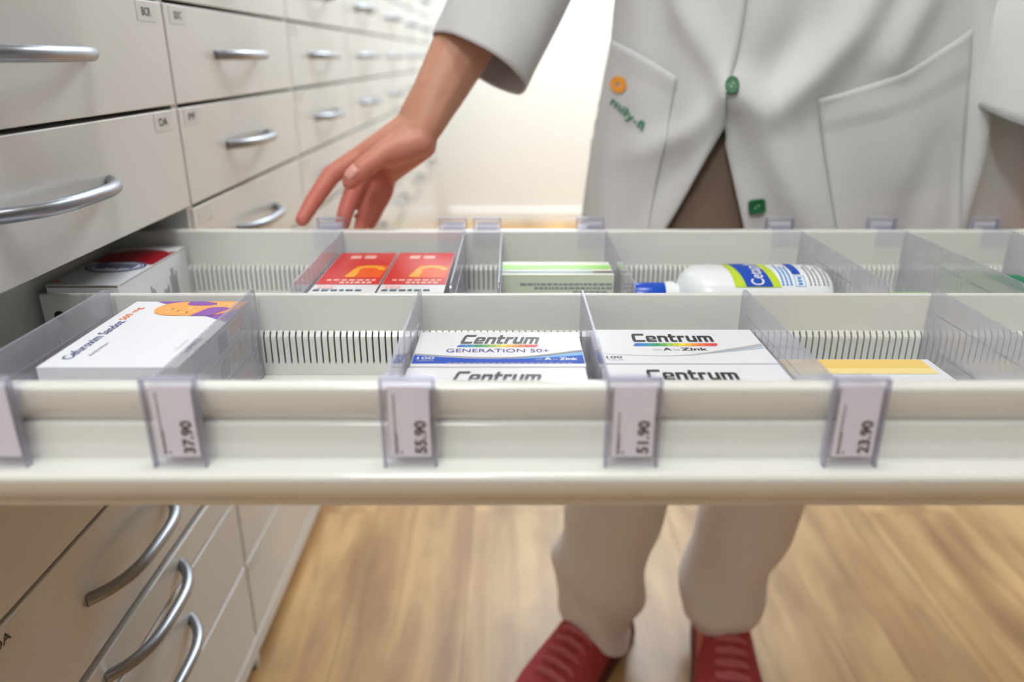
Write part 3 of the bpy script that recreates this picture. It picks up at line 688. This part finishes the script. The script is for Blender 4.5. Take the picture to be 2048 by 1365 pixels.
btext('Cetaphil', 0.2500, 0.88, -0.017, 1.25, 'card', 0.01)
for k, (xx, ln, mm) in enumerate(((0.263, .9, 'skyblue'), (0.267, .8, 'skyblue'), (0.271, .85, 'skyblue'), (0.290, .8, 'midink'), (0.294, .9, 'midink'), (0.298, .7, 'midink'), (0.303, .85, 'midink'), (0.307, .6, 'midink'))):
    q = 0.88
    while q > 0.88 - ln:
        patch(lambda t, x=xx: x, lambda t, x=xx: x + 0.0018, q - 0.07, q, mm, 0.0006, 2); q -= 0.1
patch(lambda t: 0.276, lambda t: 0.284, -0.3, 0.42, 'blue', 0.0006)
for a, b, c, d in ((0.276, 0.2765, 0.5, 0.92), (0.2855, 0.286, 0.5, 0.92), (0.276, 0.286, 0.5, 0.515), (0.276, 0.286, 0.905, 0.92), (0.279, 0.283, 0.57, 0.63), (0.279, 0.283, 0.68, 0.74), (0.279, 0.283, 0.79, 0.85)):
    patch(lambda t, x=a: x, lambda t, x=b: x, c, d, 'skyblue', 0.0006, 3)
lbm.build('bottle_label', bt, fix=False)

# ================================================================ the person
def hull(bmx, sph):
    tmp = bmesh.new()
    for p, r in sph:
        bmesh.ops.create_icosphere(tmp, subdivisions=2, radius=r, matrix=Matrix.Translation(Vector(p)))
    res = bmesh.ops.convex_hull(tmp, input=tmp.verts)
    bmesh.ops.delete(tmp, geom=[g for g in res['geom_interior'] if isinstance(g, bmesh.types.BMVert)], context='VERTS')
    me = bpy.data.meshes.new('h'); tmp.to_mesh(me); tmp.free(); bmx.from_mesh(me); bpy.data.meshes.remove(me)
def chain(bmx, pts):
    for a, b in zip(pts[:-1], pts[1:]): hull(bmx, [a, b])
B = bmesh.new()
# right hand (image left) resting on the back rail
WR = (-0.109, 0.905, -0.075)
FA = (-0.060, 0.938, 0.006)
EL = (0.020, 0.985, 0.135); SHR = (0.165, 1.080, 0.385)
chain(B, [(SHR, 0.042), ((0.08, 1.025, 0.26), 0.046), (EL, 0.041), ((-0.02, 0.962, 0.07), 0.040), (FA, 0.0345)])
hull(B, [(FA, 0.0350), ((-0.086, 0.918, -0.040), 0.0300)])
hull(B, [((-0.086, 0.918, -0.040), 0.0295), ((-0.100, 0.900, -0.074), 0.0215), ((-0.112, 0.918, -0.067), 0.0215)])
IM, MM, RM, LM = V(-0.176, 0.902, -0.108), V(-0.174, 0.918, -0.119), V(-0.164, 0.934, -0.128), V(-0.152, 0.948, -0.133)
w1, w2 = V(-0.103, 0.896, -0.079), V(-0.112, 0.922, -0.070)
hull(B, [(w1, 0.0190), (w2, 0.0180), (IM, 0.0128), (MM, 0.0130), (V(-0.137, 0.90, -0.099), 0.0160)])
hull(B, [(w1, 0.0180), (w2, 0.0180), (MM, 0.0130), (RM, 0.0124), (LM, 0.0114)])
hull(B, [(V(-0.105, 0.903, -0.096), 0.0180), (V(-0.148, 0.928, -0.132), 0.0135), (V(-0.140, 0.905, -0.117), 0.0150), (w1, 0.018)])
hull(B, [(V(-0.106, 0.890, -0.091), 0.0175), (V(-0.143, 0.874, -0.103), 0.0148), (V(-0.142, 0.898, -0.110), 0.0140)])       # thenar
chain(B, [(IM, 0.0128), (V(-0.2100, 0.886, -0.1285), 0.0117), (V(-0.2285, 0.864, -0.156), 0.0102), (V(-0.2385, 0.8480, -0.1735), 0.0084)])
chain(B, [(MM, 0.0126), (V(-0.1890, 0.899, -0.1500), 0.0114), (V(-0.1970, 0.886, -0.172), 0.0103), (V(-0.2030, 0.878, -0.194), 0.0086)])
chain(B, [(RM, 0.0120), (V(-0.1710, 0.916, -0.160), 0.0110), (V(-0.1790, 0.903, -0.181), 0.0098), (V(-0.1850, 0.895, -0.200), 0.0082)])
chain(B, [(LM, 0.0110), (V(-0.1560, 0.936, -0.157), 0.0098), (V(-0.1660, 0.926, -0.176), 0.0087), (V(-0.1740, 0.918, -0.193), 0.0074)])
chain(B, [(V(-0.118, 0.890, -0.089), 0.0165), (V(-0.144, 0.871, -0.102), 0.0136), (V(-0.1665, 0.857, -0.1165), 0.0122), (V(-0.1810, 0.850, -0.131), 0.0100)])
# left arm (image right) hanging beside the coat
SHL = (0.560, 1.10, 0.40); ELL = (0.625, 1.03, 0.16)
chain(B, [(SHL, 0.042), (ELL, 0.042), ((0.640, 0.975, 0.02), 0.038), ((0.672, 0.935, -0.085), 0.028), ((0.730, 0.920, -0.150), 0.019)])
LH = V(0.730, 0.92, -0.155)
hull(B, [(LH, 0.019), (LH + V(0.012, 0.0, 0.0), 0.016), (V(0.730, 0.912, -0.230), 0.011), (V(0.753, 0.912, -0.232), 0.010), (V(0.740, 0.912, -0.233), 0.012)])
for dx, l, r in ((-0.016, .036, .0095), (-0.004, .040, .0098), (0.009, .037, .0093), (0.021, .029, .0082)):
    a = V(0.740 + dx, 0.913, -0.233)
    chain(B, [(a, r), (a + V(0, -0.004, -l), r * .92), (a + V(0, 0.004, -l * 1.65), r * .82), (a + V(0, 0.014, -l * 2.1), r * .7)])
chain(B, [(V(0.732, 0.925, -0.170), .014), (V(0.713, 0.905, -0.200), .0115), (V(0.709, 0.893, -0.227), .0098), (V(0.713, 0.888, -0.245), .0082)])
# trunk, neck, head (above the frame but there)
HC = V(0.340, 1.00, 0.635)
hull(B, [((0.21, 1.09, 0.375), .045), ((0.52, 1.10, 0.39), .045), ((0.28, 1.04, 0.28), .08), ((0.46, 1.06, 0.28), .08), ((0.36, 1.11, 0.44), .06)])
hull(B, [((0.29, 1.05, 0.28), .08), ((0.45, 1.06, 0.28), .08), ((0.31, 1.08, 0.10), .060), ((0.45, 1.08, 0.10), .060)])
hull(B, [((0.31, 1.08, 0.10), .060), ((0.45, 1.08, 0.10), .060), ((0.30, 1.07, -0.04), .062), ((0.45, 1.075, -0.04), .062)])
hull(B, [((0.36, 1.09, 0.45), .060), ((0.345, 1.045, 0.57), .056)])
hull(B, [(HC + V(0, 0.025, 0.035), .084), (HC + V(0, 0.0, 0.03), .078), (HC + V(0, -0.020, -0.03), .060), (HC + V(0, -0.036, -0.078), .036), (HC + V(0, 0.02, -0.05), .055)])
hull(B, [(HC + V(0, -0.080, 0.01), .008), (HC + V(0, -0.093, -0.022), .010)]); hull(B, [(HC + V(-.013, -0.078, -0.026), .007), (HC + V(.013, -0.078, -0.026), .007), (HC + V(0, -0.088, -0.024), .008)])
for s_ in (-1, 1):
    hull(B, [(HC + V(s_ * 0.074, 0.012, 0.018), .012), (HC + V(s_ * 0.080, 0.02, 0.022), .010), (HC + V(s_ * 0.073, 0.01, -0.012), .008)])
    hull(B, [(HC + V(s_ * 0.02, -0.070, 0.024), .011), (HC + V(s_ * 0.045, -0.058, 0.022), .011)])
# legs
for hip, knee, ank, toe in (((0.290, 1.065, -0.06), (0.175, 0.955, -0.40), (0.125, 0.905, -0.765), (0.05, 0.80, -0.80)), ((0.455, 1.07, -0.06), (0.375, 0.965, -0.40), (0.310, 0.900, -0.765), (0.275, 0.80, -0.80))):
    chain(B, [(hip, .062), (knee, .055), (Vector(knee).lerp(Vector(ank), .3), .050), (ank, .034)]); hull(B, [(ank, .034), (Vector(ank) + V(0, 0.02, -0.03), .026), (toe, .022)])
me = bpy.data.meshes.new('person'); B.to_mesh(me); B.free()
tmp = bpy.data.objects.new('tmp', me); COL.objects.link(tmp)
md = tmp.modifiers.new('r', 'REMESH'); md.mode = 'VOXEL'; md.voxel_size = 0.0030; md.use_smooth_shade = True
sm = tmp.modifiers.new('s', 'SMOOTH'); sm.factor = 0.5; sm.iterations = 5
dg = bpy.context.evaluated_depsgraph_get(); dg.update()
pm = bpy.data.meshes.new_from_object(tmp.evaluated_get(dg)); bpy.data.objects.remove(tmp)
pm.name = 'person'; pm.materials.clear(); pm.materials.append(M['skin'])
pm.polygons.foreach_set('use_smooth', [True] * len(pm.polygons))
person = bpy.data.objects.new('person', pm); COL.objects.link(person); person['_w'] = (0, 0, 0)
tag(person, 'person in white coat and off-white trousers, reaching one hand to the drawer', 'person')
# thumbnail + index nail
def nail(c, t, n, L, W, name='thumbnail'):
    c, t, n = Vector(c), Vector(t).normalized(), Vector(n).normalized(); s_ = t.cross(n).normalized(); n = s_.cross(t)
    P = []
    for i in range(7):
        for j in range(7):
            u, v_ = (i / 6 - .5), (j / 6 - .5)
            wv = W * (1 - 0.35 * max(0, u * 2) ** 3)
            P.append(c + t * (u * L) + s_ * (v_ * wv) + n * (0.0008 - 0.0045 * (v_ * 2) ** 2 * .6 - 0.0008 * (u * 2) ** 2))
    o = MB().add(P, [[i * 7 + j, i * 7 + j + 1, i * 7 + j + 8, i * 7 + j + 7] for i in range(6) for j in range(6)], 'nail').build(name, person, smooth=80)
    sd = o.modifiers.new('s', 'SOLIDIFY'); sd.thickness = 0.001
    return o
bvp = BVHTree.FromPolygons([v.co for v in pm.vertices], [p.vertices for p in pm.polygons])
h0 = bvp.ray_cast(V(-0.1760, 0.80, -0.1190), V(-0.05, 1, -0.02).normalized())
if h0[0]: nail(h0[0] + h0[1] * 0.0004, (-0.014, -0.005, -0.014), h0[1], 0.0160, 0.0125)
# face details
for s_ in (-1, 1):
    e = MB(); c = HC + V(s_ * 0.031, -0.0655, 0.008); R_ = 0.0105
    e.loft([[c + V(R_ * math.sin(a) * math.cos(b), -R_ * math.cos(a), R_ * math.sin(a) * math.sin(b)) for b in [2 * PI * k / 16 for k in range(16)]] for a in (0.02, .3, .5)], 'iris', caps=False)
    e.loft([[c + V(R_ * math.sin(a) * math.cos(b), -R_ * math.cos(a), R_ * math.sin(a) * math.sin(b)) for b in [2 * PI * k / 16 for k in range(16)]] for a in (.5, .9, 1.4, 2.2, 3.1)], 'eyewhite', caps=False)
    e.build('eye', person, smooth=60)
MB().tube([HC + V(-0.022, -0.062, -0.052), HC + V(-0.01, -0.071, -0.050), HC + V(0, -0.073, -0.051), HC + V(0.01, -0.071, -0.050), HC + V(0.022, -0.062, -0.052)], [0.002, 0.0045, 0.005, 0.0045, 0.002], 'lips').build('mouth', person, smooth=60)
hr = MB(); rings = []
for i in range(13):
    a = 0.02 + i * (PI * 0.60) / 12
    rings.append([HC + V(0.093 * math.sin(a) * math.cos(b), 0.014 + (0.098 * math.sin(a) * math.sin(b)) if math.sin(b) > 0 else 0.014 + 0.085 * math.sin(min(a, 1.15)) * math.sin(b), 0.035 + 0.092 * math.cos(a if math.sin(b) > -0.3 else min(a, 1.15)) + 0.002 * math.sin(b * 20)) for b in [2 * PI * k / 48 for k in range(48)]])
hr.loft(rings, 'hair').build('hair', person, smooth=80)

# ---------------------------------------------------------------- coat
def sstep(a, b, x):
    t = max(0, min(1, (x - a) / (b - a))); return t * t * (3 - 2 * t)
ZHEM, ZTOP = -0.30, 0.47
def prm(z):
    """centre, half-width and half-depth of the coat at height z"""
    keys = [(-0.30, .402, 1.060, .310, .165), (-0.20, .402, 1.060, .300, .160), (-0.05, .405, 1.060, .284, .150), (0.08, .402, 1.065, .266, .140), (0.22, .385, 1.07, .235, .135), (0.36, .372, 1.08, .235, .125), (0.42, .368, 1.09, .21, .11), (0.465, .363, 1.10, .13, .085), (0.48, .36, 1.10, .075, .065)]
    for a, b in zip(keys[:-1], keys[1:]):
        if z <= b[0]:
            t = max(0, (z - a[0]) / (b[0] - a[0])); return [a[i] + (b[i] - a[i]) * t for i in range(1, 5)]
    return list(keys[-1][1:])
def seg_dist(px, pz, pts):
    best = (9, 0); n = len(pts) - 1
    for i in range(n):
        ax, az = pts[i]; bx, bz_ = pts[i + 1]; dx, dz = bx - ax, bz_ - az
        t = max(0, min(1, ((px - ax) * dx + (pz - az) * dz) / (dx * dx + dz * dz)))
        d = math.hypot(px - ax - dx * t, pz - az - dz * t)
        if d < best[0]: best = (d, (i + t) / n)
    return best
FOLDS = [   # polylines in the coat's front (x, z), height, width
    ([(0.262, -0.034), (0.305, -0.055), (0.345, -0.020), (0.385, 0.03), (0.42, 0.10), (0.44, 0.2)], 0.016, 0.020),
    ([(0.262, -0.034), (0.238, 0.0), (0.205, 0.05), (0.18, 0.12)], 0.012, 0.016),
    ([(0.270, -0.050), (0.300, -0.085), (0.33, -0.14), (0.375, -0.22), (0.40, -0.3)], 0.013, 0.022),
    ([(0.250, -0.055), (0.215, -0.085), (0.175, -0.105), (0.14, -0.12)], 0.010, 0.016),
    ([(0.160, -0.20), (0.175, -0.16), (0.205, -0.12)], -0.007, 0.016),
    ([(0.300, -0.02), (0.33, 0.03), (0.345, 0.12)], -0.011, 0.026),
    ([(0.430, 0.0), (0.46, 0.06), (0.485, 0.15)], 0.010, 0.020),
    ([(0.540, -0.25), (0.552, -0.12), (0.548, 0.0), (0.545, 0.1)], 0.010, 0.014),
    ([(0.470, -0.24), (0.490, -0.10)], -0.006, 0.020),
    ([(0.590, -0.25), (0.595, -0.10)], -0.003, 0.018),
]
def coat_pt(th, z, panel=0):
    cx, cy, a, b = prm(z)
    s_, c = math.sin(th), math.cos(th)
    e = 2.35
    x = cx + a * math.copysign(abs(s_) ** (2 / e), s_); y = cy - b * math.copysign(abs(c) ** (2 / e), c)
    d = 0.0
    if c > -0.1:
        for pts, h, wd in FOLDS:
            q, t = seg_dist(x, z, pts); d += 1.35 * h * math.exp(-(q / wd) ** 2) * (0.35 + 0.65 * math.sin(PI * min(1, 0.25 + t * 0.75)))
    d += 0.004 * math.sin(th * 9 + z * 6) * sstep(0.1, -0.3, z) + 0.0025 * math.sin(th * 17 + z * 23 + 1.3)
    nx, ny = math.sin(th), -math.cos(th)
    d *= max(0.25, c) if c > 0 else 1
    if z > 0.38: d *= max(0, (0.48 - z) / 0.1)
    return V(x + nx * d, y + ny * d, z)
def theta_at(x, z):
    cx, cy, a, b = prm(z); q = max(-0.999, min(0.999, (x - cx) / a)); return math.asin(math.copysign(abs(q) ** (2.35 / 2), q))
def edge_R(z):   # wearer's-right panel (image left): x of its front edge
    if z > -0.076: return 0.255 + 0.10 * max(0, z + 0.076) * 0.9
    return 0.255 - (-0.076 - z) * 0.48
def edge_L(z):   # other panel
    if z > -0.076: return 0.245 - 0.10 * sstep(-0.085, -0.02, z) * 0.25
    return 0.252 + 0.30 * (-0.076 - z) - 0.004 * sstep(-.085, -.1, z)
nz = 92; ntA = 210
cv, cf = [], []
cmb = MB()
rows_ = []
for i in range(nz + 1):
    z = ZHEM + (0.478 - ZHEM) * i / nz
    tR = theta_at(edge_R(z), z); tL = theta_at(edge_L(z), z)
    row = []
    for j in range(ntA + 1):
        t = j / ntA; th = tL + (tR + 2 * PI - tL) * t
        # finer towards the front
        p = coat_pt(th, z)
        # the overlapping edge stands a little proud
        e_ = sstep(0.90, 1.0, t)
        p += V(math.sin(th), -math.cos(th), 0) * (0.006 * e_)
        row.append(p)
    rows_.append(row)
cmb.loft(rows_, 'cloth', closed=False)
coat = cmb.build('coat', person, smooth=80)
sd = coat.modifiers.new('s', 'SOLIDIFY'); sd.thickness = 0.0014; sd.offset = -1
cb = BVHTree.FromPolygons([v for v in cmb.v], cmb.f)
def drape(x, z, off):      # straight back onto the coat front
    h = cb.ray_cast(V(x, 0.5, z), V(0, 1, 0))
    k = 0
    while h[0] is None and k < 60:
        k += 1; x += 0.0015 if x < 0.4 else -0.0015; h = cb.ray_cast(V(x, 0.5, z), V(0, 1, 0))
    if h[0] is None: return V(x, 1.0, z), V(0, -1, 0)
    n = h[1] if h[1].y < 0 else -h[1]
    return h[0] + V(0, -1, 0) * off + n * off * 0.4, n
def pocket(corn, sag, name, gape=0.010, band=0.17, bulge=0.004):
    """corn: top-left, top-right, bottom-right, bottom-left in (x, z)"""
    m = MB(); nu, nv = 26, 30; P = []
    (a, b), (c, d), (e, f), (g, h) = corn
    for j in range(nv + 1):
        v_ = j / nv
        for i in range(nu + 1):
            u = i / nu
            x = (a * (1 - u) + c * u) * (1 - v_) + (g * (1 - u) + e * u) * v_
            z = (b * (1 - u) + d * u) * (1 - v_) + (h * (1 - u) + f * u) * v_
            z -= sag * math.sin(PI * u) * (1 - v_)
            off = 0.0014 + gape * math.sin(PI * u) ** 0.8 * max(0, 1 - v_ * 1.5) + bulge * math.sin(PI * u) * math.sin(PI * v_)
            if v_ < band: off += 0.0014
            if v_ < 0.02: off += 0.0008
            P.append(drape(x, z, off)[0])
    n = nu + 1
    m.add(P, [[j * n + i, j * n + i + 1, (j + 1) * n + i + 1, (j + 1) * n + i] for j in range(nv) for i in range(nu)], 'cloth')
    o = m.build(name, coat, smooth=50, fix=False)
    s_ = o.modifiers.new('s', 'SOLIDIFY'); s_.thickness = 0.0016
    return m
pocket([(0.352, -0.045), (0.520, 0.030), (0.548, -0.225), (0.400, -0.225)], 0.008, 'pocket')
pmb = pocket([(0.126, 0.022), (0.196, -0.022), (0.170, -0.225), (0.100, -0.225)], 0.0, 'pocket', gape=0.0015, band=0.10, bulge=0.0005)
def emb(mb, pts2, faces, m, off=0.0062): mb.add([drape(x, z, off)[0] for x, z in pts2], faces, m)
lg = MB(); P = []
for i in range(17):
    a = 2 * PI * i / 16 + 0.6; P += [(0.1355 + 0.0022 * math.cos(a), -0.033 + 0.003 * math.sin(a)), (0.1355 + 0.0080 * math.cos(a), -0.033 + 0.0100 * math.sin(a))]
emb(lg, P, [[2 * i, 2 * i + 1, 2 * i + 3, 2 * i + 2] for i in range(16)], 'orangethread')
vv, ff = text_geo('mily-fl', 0.005)
emb(lg, [(0.1260 + 0.0330 * a + 0.0050 * b, -0.060 - 0.0290 * a + 0.0130 * b) for a, b in vv], ff, 'greenthread')
lo = lg.build('embroidered_logo', coat, fix=False); 
s_ = lo.modifiers.new('s', 'SOLIDIFY'); s_.thickness = 0.0006
def button(x, z, rx, rz, sqr=False, turn=0.0):
    p, n = drape(x, z, 0.003); b = MB(); t = V(1, 0, 0); t = (t - n * t.dot(n)).normalized(); u = n.cross(t)
    if u.z < 0: u = -u
    e = 5.0 if sqr else 2.0
    def R(r, h):
        P = []
        for k in range(28):
            a = 2 * PI * k / 28; c, s_ = math.cos(a), math.sin(a)
            q, w_ = math.copysign(abs(c) ** (2 / e), c) * rx * r, math.copysign(abs(s_) ** (2 / e), s_) * rz * r
            q, w_ = q * math.cos(turn) - w_ * math.sin(turn), q * math.sin(turn) + w_ * math.cos(turn)
            P.append(p + t * q + u * w_ + n * h)
        return P
    b.loft([R(.9, -0.001), R(1, 0), R(1, 0.0018), R(.93, 0.0026), R(.72, 0.0026), R(.66, 0.0018), R(0.02, 0.0018)], 'greenbutton')
    for dx, dz in ((-.16, -.16), (.16, .16)):
        b.add([p + t * (dx * rx + 0.0008 * math.cos(k)) + u * (dz * rz + 0.0008 * math.sin(k)) + n * 0.002 for k in range(6)], [list(range(6))], 'paper')
    return b.build('button', coat, smooth=40)
button(0.2490, -0.031, 0.0078, 0.0115)
button(0.2950, -0.169, 0.0100, 0.0088, True, 0.15)
# ---- sleeves
def sleeve(pts, rad, name, wob=1.0, seed=0, cutdir=None):
    m = MB(); pts = [Vector(p) for p in pts]; n = 48; rings = []; N = 40
    def interp(t):
        k = t * (len(pts) - 1); i = min(int(k), len(pts) - 2); f = k - i
        p0 = pts[max(i - 1, 0)]; p1 = pts[i]; p2 = pts[i + 1]; p3 = pts[min(i + 2, len(pts) - 1)]
        c = 0.5 * ((2 * p1) + (p2 - p0) * f + (2 * p0 - 5 * p1 + 4 * p2 - p3) * f * f + (3 * p1 - p0 - 3 * p2 + p3) * f ** 3)
        return c, rad[i] * (1 - f) + rad[i + 1] * f
    up = V(0, -1, 0)
    for i in range(N + 1):
        t = i / N; c, r = interp(t); c2, _ = interp(min(1, t + 0.02)); c1, _ = interp(max(0, t - 0.02)); d = (c2 - c1).normalized()
        if t < 0.12 and cutdir is not None: d = d.lerp(Vector(cutdir).normalized(), (0.12 - t) / 0.12).normalized()
        u = (up - d * up.dot(d)).normalized(); s_ = d.cross(u); ring = []
        for k in range(n):
            a = 2 * PI * k / n
            f = 1 + wob * (0.035 * math.sin(2 * a + seed + t * 5) + 0.030 * math.sin(3 * a - t * 9 + seed) + 0.012 * math.sin(7 * a + t * 14))
            ring.append(c + (u * math.cos(a) * 0.92 + s_ * math.sin(a)) * r * f)
        rings.append(ring)
    m.loft(rings, 'cloth', caps=False)
    # turned hem
    o = m.build(name, coat, smooth=80)
    q = o.modifiers.new('s', 'SOLIDIFY'); q.thickness = 0.002; q.offset = -1
    return o
sleeve([(-0.036, 0.930, -0.008), (-0.012, 0.952, 0.045), (0.020, 0.985, 0.125), (0.080, 1.03, 0.25), (0.152, 1.085, 0.385), (0.22, 1.10, 0.42)], [0.0625, 0.066, 0.073, 0.078, 0.086, 0.058], 'sleeve', 1.0, 0.4, cutdir=(0.50, 0.30, 0.82))
sleeve([(0.622, 0.950, -0.065), (0.627, 0.975, 0.02), (0.622, 1.03, 0.15), (0.60, 1.06, 0.28), (0.575, 1.10, 0.405), (0.50, 1.11, 0.425)], [0.094, 0.094, 0.088, 0.084, 0.086, 0.056], 'sleeve', 0.9, 2.0, cutdir=(0.25, -0.25, 1.0))
# collar
col = MB(); rg = []
for i, (r_, z) in enumerate(((0.080, 0.470), (0.082, 0.50), (0.098, 0.478), (0.115, 0.455))):
    rg.append([V(0.36 + r_ * math.sin(a), 1.095 - r_ * 0.85 * math.cos(a), z) for a in [0.35 + (2 * PI - 0.7) * k / 30 for k in range(31)]])
col.loft(rg, 'cloth', closed=False).build('collar', coat, smooth=80).modifiers.new('s', 'SOLIDIFY').thickness = 0.002

# ---------------------------------------------------------------- trousers
tr = MB()
def leg(keys, seed):
    rings = []; n = 48; N = 60
    for i in range(N + 1):
        t = i / N * (len(keys) - 1); k = min(int(t), len(keys) - 2); f = t - k; f = f * f * (3 - 2 * f) if 0 < k < len(keys) - 2 else f
        a = keys[k]; b = keys[k + 1]; x, y, z, rx, ry = [a[q] + (b[q] - a[q]) * f for q in range(5)]
        ring = []
        low = sstep(-0.55, -0.74, z)
        for j in range(n):
            q = 2 * PI * j / n
            g = 1 + 0.03 * math.sin(3 * q + seed + z * 9) + low * (0.105 * math.sin(z * 60 + 1.8 * math.sin(q + seed)) + 0.05 * math.sin(4 * q + z * 40 + seed))
            ring.append(V(x + rx * g * math.cos(q), y + ry * g * math.sin(q), z - low * (0.022 if seed < 1 else -0.004) * math.cos(q)))
        rings.append(ring)
    tr.loft(rings, 'trouser', caps=False)
leg([(0.290, 1.06, -0.02, .095, .095), (0.250, 1.035, -0.20, .086, .088), (0.216, 1.000, -0.30, .086, .090), (0.185, 0.96, -0.40, .078, .085), (0.146, 0.915, -0.585, .070, .078), (0.127, 0.905, -0.70, .064, .074), (0.122, 0.902, -0.745, .060, .072), (0.126, 0.902, -0.776, .054, .064), (0.130, 0.902, -0.787, .052, .060)], 0.5)
leg([(0.455, 1.06, -0.02, .095, .095), (0.424, 1.042, -0.20, .088, .088), (0.402, 1.008, -0.30, .086, .090), (0.375, 0.965, -0.40, .080, .085), (0.338, 0.915, -0.585, .066, .076), (0.306, 0.900, -0.70, .060, .070), (0.300, 0.897, -0.735, .056, .068), (0.304, 0.897, -0.762, .052, .062), (0.307, 0.897, -0.774, .050, .058)], 2.9)
tr.loft([[V(0.372 + a * math.cos(q), 1.06 + b * math.sin(q), z) for q in [2 * PI * k / 48 for k in range(48)]] for z, a, b in ((-0.14, .10, .075), (-0.10, .180, .100), (-0.03, .176, .098), (0.08, .155, .092), (0.11, .150, .09))], 'trouser')
to = tr.build('trousers', person, smooth=80); to.modifiers.new('s', 'SOLIDIFY').thickness = 0.0015

sh = MB()
sh.loft([[V(0.345 + a * math.copysign(abs(math.cos(q)) ** 0.64, math.cos(q)), 1.058 + b * math.copysign(abs(math.sin(q)) ** 0.64, math.sin(q)) + 0.002 * math.sin(9 * q + z * 30), z) for q in [2 * PI * k / 64 for k in range(64)]] for z, a, b in ((-0.285, .186, .136), (-0.2, .186, .136), (-0.1, .180, .126), (0.02, .18, .105), (0.16, .150, .09), (0.34, .13, .070), (0.42, .10, .055), (0.445, .06, .050))], 'shirt', caps=False)
sho = sh.build('shirt', person, smooth=80); sho.modifiers.new('s', 'SOLIDIFY').thickness = 0.0015
# ---------------------------------------------------------------- shoes
def shoe(ax, ay, ang, label):
    """heel-side ankle position and heading (radians from -Y towards -X)"""
    fw = V(-math.sin(ang), -math.cos(ang), 0); sd = V(math.cos(ang), -math.sin(ang), 0)
    O = V(ax, ay, FZ)
    def pt(l, w_, h): return O + fw * l + sd * w_ + V(0, 0, h)
    # stations from heel (-0.065) to toe (0.205): (l, half width, height)
    st = [(-0.068, .012, .045), (-0.064, .026, .068), (-0.050, .034, .084), (-0.020, .037, .090), (0.02, .038, .090), (0.045, .040, .084), (0.075, .043, .074), (0.105, .047, .064), (0.135, .049, .054), (0.165, .046, .046), (0.19, .036, .038), (0.203, .022, .030), (0.208, .010, .024)]
    up = MB(); rings = []
    for l, w_, h in st:
        ring = []
        for k in range(25):
            a = PI * k / 24; c, s_ = math.cos(a), math.sin(a)
            ring.append(pt(l, w_ * math.copysign(abs(c) ** .75, c), 0.016 + (h * 1.08 - 0.016) * abs(s_) ** .62))
        rings.append(ring)
    up.loft(rings, 'shoe', closed=True)
    u = up.build('shoe', person, smooth=70); u['label'] = label
    so = MB(); rg = []
    for l, w_, h in st:
        w2 = w_ + 0.004; rg.append([pt(l * 1.02, -w2, 0.003), pt(l * 1.02, -w2 - .001, 0.012), pt(l * 1.02, -w2 + .003, 0.024), pt(l * 1.02, w2 - .003, 0.024), pt(l * 1.02, w2 + .001, 0.012), pt(l * 1.02, w2, 0.003)])
    so.loft(rg, 'shoedark').build('sole', u, smooth=40)
    cl = MB(); cl.tube([pt(-0.012 + 0.045 * math.cos(a), 0.036 * math.sin(a), 0.088 + 0.006 * math.cos(a)) for a in [2 * PI * k / 24 for k in range(25)]], 0.007, 'shoe').build('collar', u, smooth=70)
    def top(l):
        for a, b in zip(st[:-1], st[1:]):
            if l <= b[0]: f = (l - a[0]) / (b[0] - a[0]); return a[1] + (b[1] - a[1]) * f, a[2] + (b[2] - a[2]) * f
        return st[-1][1:]
    tg = MB(); rr_ = []
    for i in range(12):
        l = 0.035 + 0.095 * i / 11; w_, h = top(l); rr_.append([pt(l, q * 0.016, h + 0.003 - 0.002 * abs(q)) for q in (-1, -.5, 0, .5, 1)] + [pt(l, q * 0.016, h - 0.006) for q in (1, 0, -1)])
    tg.loft(rr_, 'shoelight').build('tongue', u, smooth=60)
    for i in range(6):
        l = 0.050 + 0.017 * i; w_, h = top(l); lc = MB(); wd = 0.024 + 0.002 * i * 0.5
        lc.tube([pt(l - 0.003, -wd, h - 0.010), pt(l, -wd * .6, h + 0.001), pt(l + 0.001, 0, h + 0.0065), pt(l, wd * .6, h + 0.001), pt(l + 0.004, wd, h - 0.010)], 0.0042, 'shoelight', n=8, sq=(1, 1.8)).build('lace', u, smooth=70)
    return u
shoe(0.128, 0.900, 0.60, 'red knitted shoe turned towards the cabinets')
shoe(0.312, 0.895, 0.16, 'red knitted shoe pointing at the camera')

# ---------------------------------------------------------------- lift everything so that the floor is at height zero
for o in S.objects:
    if '_w' in o.keys():
        if o.parent is None: o.location.z += CZ
        del o['_w']
